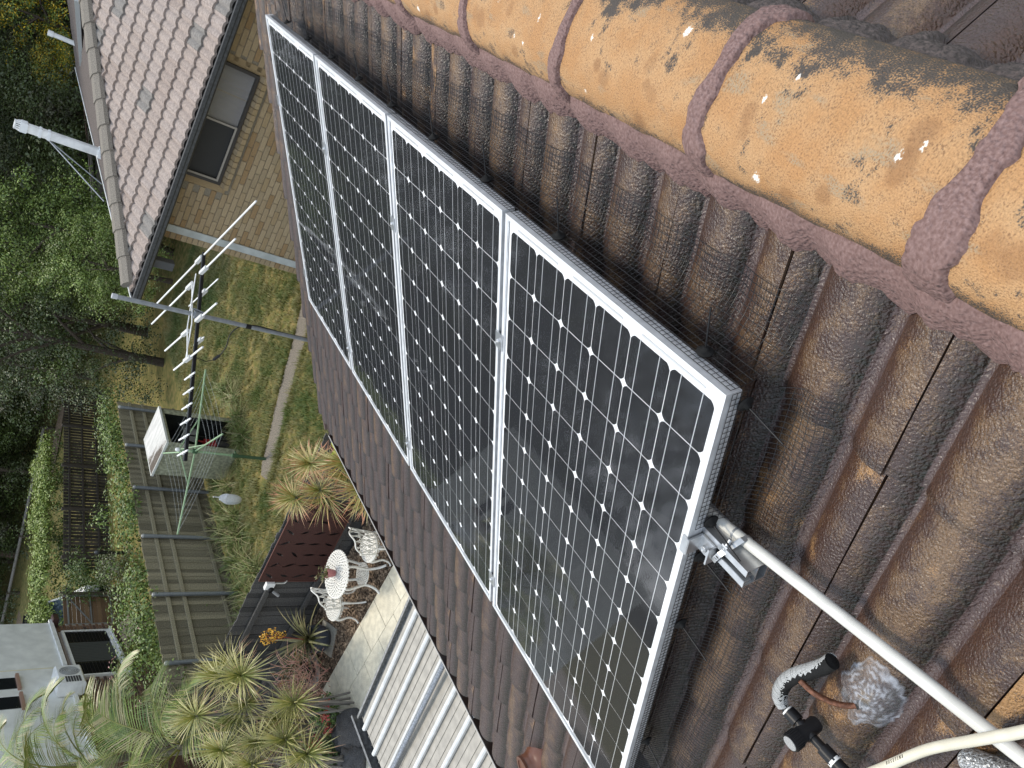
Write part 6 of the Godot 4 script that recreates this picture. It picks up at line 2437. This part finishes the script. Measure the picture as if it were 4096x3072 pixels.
	leaf_cloud(rb, V(0.15, 0.33, 0.1), V(0.16, 0.1, 0.16), 160, 0.05, [Color(0.33, 0.03, 0.03), Color(0.4, 0.06, 0.05)])
	leaf_cloud(rb, V(-0.25, 0.36, 0.0), V(0.18, 0.1, 0.2), 140, 0.03, [Color(0.5, 0.45, 0.25)])
	obj("leaves", rb, M.leaf, rp2)
	var lm := thing("lime_plant", "bright lime green broad-leaved plant behind our gutter corner", "plant", V(6.5, LAWN, -4.66))
	var lb := MB.new()
	for k in 46:
		lb.col = Color(0.25, 0.36, 0.015).lerp(Color(0.40, 0.46, 0.03), rng.randf())
		var a := rng.randf() * TAU
		blade(lb, V(0, 1.75 + 0.2 * rng.randf(), 0), V(cos(a), rng.randf_range(0.1, 1.0), sin(a)).normalized(), rng.randf_range(0.16, 0.26), 0.06, 1.0)
	lb.col = Color(0.15, 0.16, 0.08)
	lb.tube([V(0, 0, 0), V(0, 1.9, 0)], 0.02, 6)
	obj("leaves", lb, M.leaf, lm)
	# palms
	var fronds := []
	for v in 3:
		var b := MB.new()
		var L := 1.75
		var pts := []
		for k in 25:
			var t := k / 24.0
			pts.append(V(L * (t - 0.28 * t * t * t), L * (0.62 * t - 0.78 * t * t + 0.10 * v * t * t), 0.05 * sin(t * 3.0 + v)))
		b.col = Color(0.20, 0.20, 0.05)
		var rr := []
		for k in 25: rr.append(0.014 * (1.0 - k / 26.0))
		b.tube(pts, rr, 5)
		for k in range(3, 25):
			for h in 2:
				for sd in [-1.0, 1.0]:
					var i := k
					var t := (k + 0.5 * h) / 24.0
					var p: Vector3 = pts[i] if h == 0 else (pts[i] + pts[mini(i + 1, 24)]) / 2
					var tn: Vector3 = (pts[mini(i + 1, 24)] - pts[i - 1]).normalized()
					var d: Vector3 = (V(0, 0.25, 0) + tn * 0.75 + V(0, 0, sd)).normalized()
					var dry := rng.randf() < 0.12 + 0.12 * v
					b.col = Color(0.30, 0.27, 0.14) if dry else Color(0.07, 0.125, 0.028).lerp(Color(0.20, 0.25, 0.055), rng.randf())
					blade(b, p, d, 0.52 * sin(PI * clampf(t * 0.92 + 0.08, 0.0, 1.0)) + 0.06, 0.017, rng.randf_range(0.35, 0.75), Color(0.30, 0.27, 0.12) if rng.randf() < 0.3 else b.col, 3)
		fronds.append(b.mesh())
	var palms := [[V(6.29, LAWN, -9.98), 2.85, 15, "green feather palm whose fronds hang over the corner of the two fences"], [V(6.89, LAWN, -11.14), 3.2, 13, "taller feather palm with yellowing fronds below the air conditioner"], [V(7.5, LAWN, -12.1), 3.6, 12, "feather palm with drying fronds in front of the white upper wall"], [V(5.74, LAWN, -9.3), 2.6, 11, "low feather palm behind the yellow green dragon trees"]]
	for q in palms:
		var p := thing("palm", q[3], "palm", q[0], "feather palms by the fence corner")
		var tb := MB.new()
		var pts := []
		var rr := []
		for k in 24:
			pts.append(V(0.01 * sin(k * 0.5), q[1] * k / 23.0, 0.01 * cos(k * 0.4)))
			rr.append(0.055 * (1.0 + 0.1 * float(k % 3 == 0)))
		tb.tube(pts, rr, 10)
		obj("trunk", tb, mat(0.20, 0.185, 0.13, 0.8, 0.0, T.fine, 4.0), p)
		for k in int(q[2]):
			var a := k * 2.39996 + rng.randf_range(-0.3, 0.3)
			var pitch := rng.randf_range(-0.25, 0.75)
			var s := rng.randf_range(0.8, 1.1)
			obj("frond", fronds[rng.randi() % 3], M.gloss, p, Transform3D(Basis(Vector3.UP, a) * Basis(Vector3.BACK, pitch) * Basis(Vector3.RIGHT, rng.randf_range(-0.35, 0.35)).scaled(V(s, s, s)), V(0, q[1] - 0.05, 0)))
	# long grass along the far fence
	var gm := []
	for v in 3:
		var b := MB.new()
		for k in 130:
			var a := rng.randf() * TAU
			var el := rng.randf_range(0.7, 1.45)
			var o := V(rng.randf() - 0.5, 0, rng.randf() - 0.5) * 0.35
			b.col = Color(0.065, 0.12, 0.02).lerp(Color(0.16, 0.20, 0.05), rng.randf())
			if rng.randf() < 0.15 + 0.12 * v: b.col = Color(0.27, 0.23, 0.11)
			blade(b, o, V(cos(a) * cos(el), sin(el), sin(a) * cos(el)), rng.randf_range(0.55, 1.0), 0.017, rng.randf_range(0.8, 2.2), Color(0.28, 0.27, 0.12) if rng.randf() < 0.4 else b.col, 5)
		gm.append(b.mesh())
	var spots := [[7.5, -10.6], [7.9, -10.9], [8.35, -10.4], [8.7, -11.0], [8.2, -11.1], [9.1, -10.7], [9.5, -11.0], [9.2, -10.25], [9.9, -10.8], [10.3, -11.0], [10.2, -10.4], [10.7, -10.7], [11.1, -11.0], [11.5, -10.7], [12.0, -11.0], [11.9, -10.5], [12.5, -10.8], [12.9, -10.4], [13.3, -9.25], [13.9, -9.15], [14.6, -9.0], [15.3, -9.3], [8.0, -10.2], [7.4, -11.1]]
	for k in spots.size():
		var x: float = spots[k][0]
		var hs := rng.randf_range(0.6, 0.95) * (0.6 if x > 13.0 else 1.0)
		var c := obj("grass_clump", gm[k % 3], M.leaf, self, Transform3D(Basis(Vector3.UP, rng.randf() * TAU).scaled(V(0.85, hs, 0.85)), V(x, LAWN, spots[k][1])))
		var where := "in front of the shed's open doorway"
		if x < 9.0: where = "near the corner where the two paling fences meet"
		elif x < 11.7: where = "against the far fence under the clothesline arm"
		elif x < 12.95: where = "at the foot of the shed's cream side wall"
		tag(c, "clump of long arching grass " + where, "grass", "long grass " + where)
	# hedges
	var gl := [Color(0.075, 0.125, 0.02), Color(0.11, 0.165, 0.028), Color(0.16, 0.22, 0.04), Color(0.05, 0.085, 0.016)]
	var h1 := thing("hedge", "long bright green clipped hedge spilling over the top of the far paling fence", "hedge", V(13.0, LAWN, -12.5))
	var hb := MB.new()
	for k in 190:
		var x := rng.randf_range(8.6, 18.4)
		var f := noise.get_noise_1d(x * 1.3)
		var top := 1.95 + 0.22 * f - 0.35 * sm(10.2, 8.8, x)
		var c := V(x - 13.0, rng.randf_range(0.5, top), rng.randf_range(-0.5, 0.75) + 0.12 * f)
		if k % 4 == 0: c = V(x - 13.0, top - 0.08, rng.randf_range(0.5, 0.98))
		leaf_cloud(hb, c, V(0.42, 0.30, 0.36), 110, 0.075, gl)
	obj("foliage", hb, M.leaf, h1)
	var hk := MB.new()
	for k in 9: hk.tube([V(-4.0 + 1.0 * k, -0.5, 0.0), V(-4.0 + 1.0 * k + 0.2, 1.4, 0.1)], 0.03, 6)
	obj("stems", hk, M.bark, h1)
	var h2 := thing("hedge", "tall clipped hedge with bright yellow green top in front of the leafy driveway", "hedge", V(22.0, BACK, -21.3))
	var h2b := MB.new()
	for k in 300:
		var t := rng.randf()
		var x := lerpf(-3.2, 5.6, t)
		var z := 0.17 * x + rng.randf_range(-1.0, 0.55)
		var top := 2.02 + 0.16 * noise.get_noise_2d(x, z)
		var c := V(x, rng.randf_range(0.3, top), z)
		if k % 2 == 0: c.y = top - rng.randf() * 0.2
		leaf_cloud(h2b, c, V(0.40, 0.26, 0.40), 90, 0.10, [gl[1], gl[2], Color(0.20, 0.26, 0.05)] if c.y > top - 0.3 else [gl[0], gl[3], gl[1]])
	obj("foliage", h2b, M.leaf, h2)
	var b3 := thing("bush", "dull olive bush in front of the second hedge beside the timber gate", "bush", V(18.3, BACK, -18.2))
	var bb := MB.new()
	for k in 26: leaf_cloud(bb, V(rng.randf_range(-0.8, 0.7), rng.randf_range(0.2, 0.95), rng.randf_range(-0.5, 0.5)), V(0.3, 0.22, 0.3), 110, 0.06, [Color(0.085, 0.10, 0.045), Color(0.13, 0.14, 0.065), Color(0.05, 0.06, 0.03)])
	obj("foliage", bb, M.leaf, b3)
	var b4 := thing("bush", "dark glossy bush filling the corner between the second hedge and the gate", "bush", V(19.4, BACK, -19.6))
	var bb2 := MB.new()
	for k in 40: leaf_cloud(bb2, V(rng.randf_range(-0.9, 0.9), rng.randf_range(0.2, 1.75), rng.randf_range(-0.6, 0.5)), V(0.34, 0.28, 0.34), 100, 0.08, [gl[3], gl[0]])
	obj("foliage", bb2, M.leaf, b4)
	var fw := thing("bush", "garden shrub with small pale pink flowers at the end of the first hedge", "bush", V(11.3, BACK, -14.6))
	var fwb := MB.new()
	for k in 44:
		var c := V(rng.randf_range(-2.2, 1.8), rng.randf_range(0.4, 2.0), rng.randf_range(-1.0, 1.0))
		leaf_cloud(fwb, c, V(0.36, 0.3, 0.36), 100, 0.07, gl)
		if k % 3 == 0: leaf_cloud(fwb, c + V(0, 0.25, 0), V(0.2, 0.1, 0.2), 6, 0.07, [Color(0.55, 0.30, 0.30)])
	obj("foliage", fwb, M.leaf, fw)


# ---------------------------------------------------------------- trees behind everything
func build_forest() -> void:
	var dk := [Color(0.028, 0.045, 0.012), Color(0.045, 0.066, 0.016), Color(0.062, 0.085, 0.022)]
	var md := [Color(0.05, 0.085, 0.016), Color(0.075, 0.115, 0.022), Color(0.035, 0.055, 0.012)]
	var br := [Color(0.10, 0.155, 0.026), Color(0.14, 0.20, 0.036), Color(0.07, 0.11, 0.02), Color(0.17, 0.22, 0.05)]
	var grey := [Color(0.07, 0.075, 0.045), Color(0.045, 0.05, 0.028), Color(0.095, 0.10, 0.06)]
	var ye := [Color(0.10, 0.15, 0.026), Color(0.14, 0.19, 0.036), Color(0.50, 0.34, 0.015)]
	var kinds := [tree_crown(3, 11.0, 3.4, 130, 150, 0.12, dk), tree_crown(5, 9.0, 3.0, 120, 150, 0.11, md), tree_crown(8, 5.0, 2.3, 100, 170, 0.09, br), tree_crown(11, 8.0, 2.6, 90, 110, 0.11, grey), tree_crown(14, 4.0, 1.8, 70, 170, 0.08, ye)]
	var trunks := [trunk_mesh(9.0, 0.20, 1, 2.6), trunk_mesh(7.5, 0.17, 2, 2.2), trunk_mesh(3.6, 0.10, 3, 1.5), trunk_mesh(7.0, 0.14, 4, 2.0), trunk_mesh(2.8, 0.08, 5, 1.2)]
	rng.seed = 909
	var named := [
		[2, V(22.3, -0.1, -9.1), 0.85, "bright green leafy tree behind the lower corner of the neighbour's roof"],
		[2, V(23.5, 0.1, -10.4), 0.9, "sunlit light green tree above the dark undergrowth at the back of the lawn"],
		[2, V(19.8, -0.4, -8.7), 0.62, "small light green tree beside the shed fence at the edge of the wood"],
		[4, V(29.7, 1.5, -5.0), 0.95, "yellow-flowering tree behind the tilted panel rack"],
		[4, V(28.4, 0.9, -5.9), 0.65, "smaller yellow-flowering tree beside the thin white flue"],
		[1, V(25.0, BACK, -13.2), 0.9, "mid green tree overhanging the dark fence behind the first hedge"],
		[0, V(21.6, BACK, -12.3), 0.62, "dark tree leaning over the hedge behind the shed"],
		[3, V(31.0, BACK, -19.0), 0.8, "grey green gum tree before the far end of the driveway"],
		[1, V(36.5, BACK, -29.0), 0.9, "green tree behind the log rail with a bare pinkish trunk"],
		[3, V(34.5, BACK, -4.0), 1.0, "thin grey green tree with bare twigs behind the tall flue"]]
	for q in named:
		var t := thing("tree", q[3], "tree", q[1], "", Basis(Vector3.UP, rng.randf() * TAU).scaled(Vector3.ONE * q[2]))
		obj("trunk", trunks[q[0]], M.bark, t)
		obj("crown", kinds[q[0]], M.leaf, t)
	var pk := MB.new()
	pk.tube([V(34.6, BACK, -33.2), V(34.7, BACK + 3.0, -33.1), V(34.9, BACK + 7.0, -33.4)], [0.20, 0.17, 0.12], 10)
	var lone := thing("tree", "bare pinkish tree trunk standing across the leafy driveway", "tree", V(34.6, BACK, -33.2))
	for k in pk.v.size(): pk.v[k] -= V(34.6, BACK, -33.2)
	obj("trunk", pk, mat(0.26, 0.17, 0.14, 0.85, 0.0, T.fine, 2.0), lone)
	obj("crown", kinds[3], M.leaf, lone, Transform3D(Basis(), V(0.3, 5.0, 0)))
	# the wood itself: nobody could count its trees
	var clump := MB.new()
	rng.seed = 31
	for k in 3: leaf_cloud(clump, V(rng.randf() - 0.5, rng.randf() - 0.5, rng.randf() - 0.5) * 0.8, V(0.66, 0.46, 0.66), 90, 0.10, [Color(0.8, 0.8, 0.8), Color(1, 1, 1), Color(1.25, 1.25, 1.2)])
	var mm := MultiMesh.new()
	mm.transform_format = MultiMesh.TRANSFORM_3D
	mm.use_colors = true
	mm.mesh = clump.mesh()
	var xs := []
	var cs := []
	var twig := MB.new()
	while xs.size() < 24000:
		var x := rng.randf_range(18.0, 58.0)
		var z := rng.randf_range(-62.0, 26.0)
		# open ground: the neighbour's house, the yard, the driveway
		if z > -6.2 and x < 31.0: continue
		if z <= -6.2 and z > -11.0 and x < 24.0 + 1.5 * noise.get_noise_1d(z): continue
		if z <= -11.0 and z > -22.5 and x < 28.0 + 0.4 * (z + 11.0) * -1.0: continue
		if z <= -22.5 and x < 37.0 - 0.62 * (-z - 24.0) - 0.0: continue
		if z < -22.5 and x < 30.0: continue
		var dn := noise.get_noise_2d(x * 0.22, z * 0.22)
		var hmax := 20.0 + 4.0 * dn
		var t := rng.randf()
		var y: float = BACK + hmax * (t if rng.randf() < 0.62 else t * 0.4)
		var gap := noise.get_noise_3d(x * 0.5, y * 0.5, z * 0.5)
		if gap < -0.16 and rng.randf() < 0.85: continue
		var s := rng.randf_range(0.7, 1.6)
		xs.append(Transform3D(Basis(Vector3.UP, rng.randf() * TAU).scaled(V(s, s * 0.8, s)), V(x, y + 0.3, z)))
		var hue := noise.get_noise_2d(x * 0.35 + 40.0, z * 0.35 + y * 0.3)
		var c := Color(0.042, 0.060, 0.016).lerp(Color(0.085, 0.12, 0.026), clampf(0.4 + 1.5 * hue, 0, 1))
		if noise.get_noise_3d(x * 0.3, y * 0.3 + 50.0, z * 0.3) > 0.25: c = c.lerp(Color(0.075, 0.07, 0.045), 0.7)
		cs.append(c * rng.randf_range(0.7, 1.25))
		if xs.size() % 90 == 0:
			var p := V(x, BACK, z)
			var e := p + V(rng.randf_range(-1, 1), rng.randf_range(4, 9), rng.randf_range(-1, 1))
			twig.tube([p, p.lerp(e, 0.5) + V(0.2, 0, 0.1), e], [0.14, 0.10, 0.04], 6)
			for m in 3: twig.tube([p.lerp(e, 0.4 + 0.15 * m), p.lerp(e, 0.5 + 0.15 * m) + V(rng.randf_range(-2, 2), 1.0, rng.randf_range(-2, 2))], [0.05, 0.015], 5)
	mm.instance_count = xs.size()
	for k in xs.size():
		mm.set_instance_transform(k, xs[k])
		mm.set_instance_color(k, cs[k])
	var mi := MultiMeshInstance3D.new()
	mi.multimesh = mm
	mi.material_override = M.leaf
	mi.name = "woodland"
	add_child(mi)
	mi.set_meta("kind", "stuff")
	tag(mi, "dark green woodland closing the view behind the houses", "woodland")
	var tw := obj("woodland_trunks", twig, M.bark)
	tw.set_meta("kind", "stuff")
	tag(tw, "dark trunks and bare branches inside the woodland", "branches")
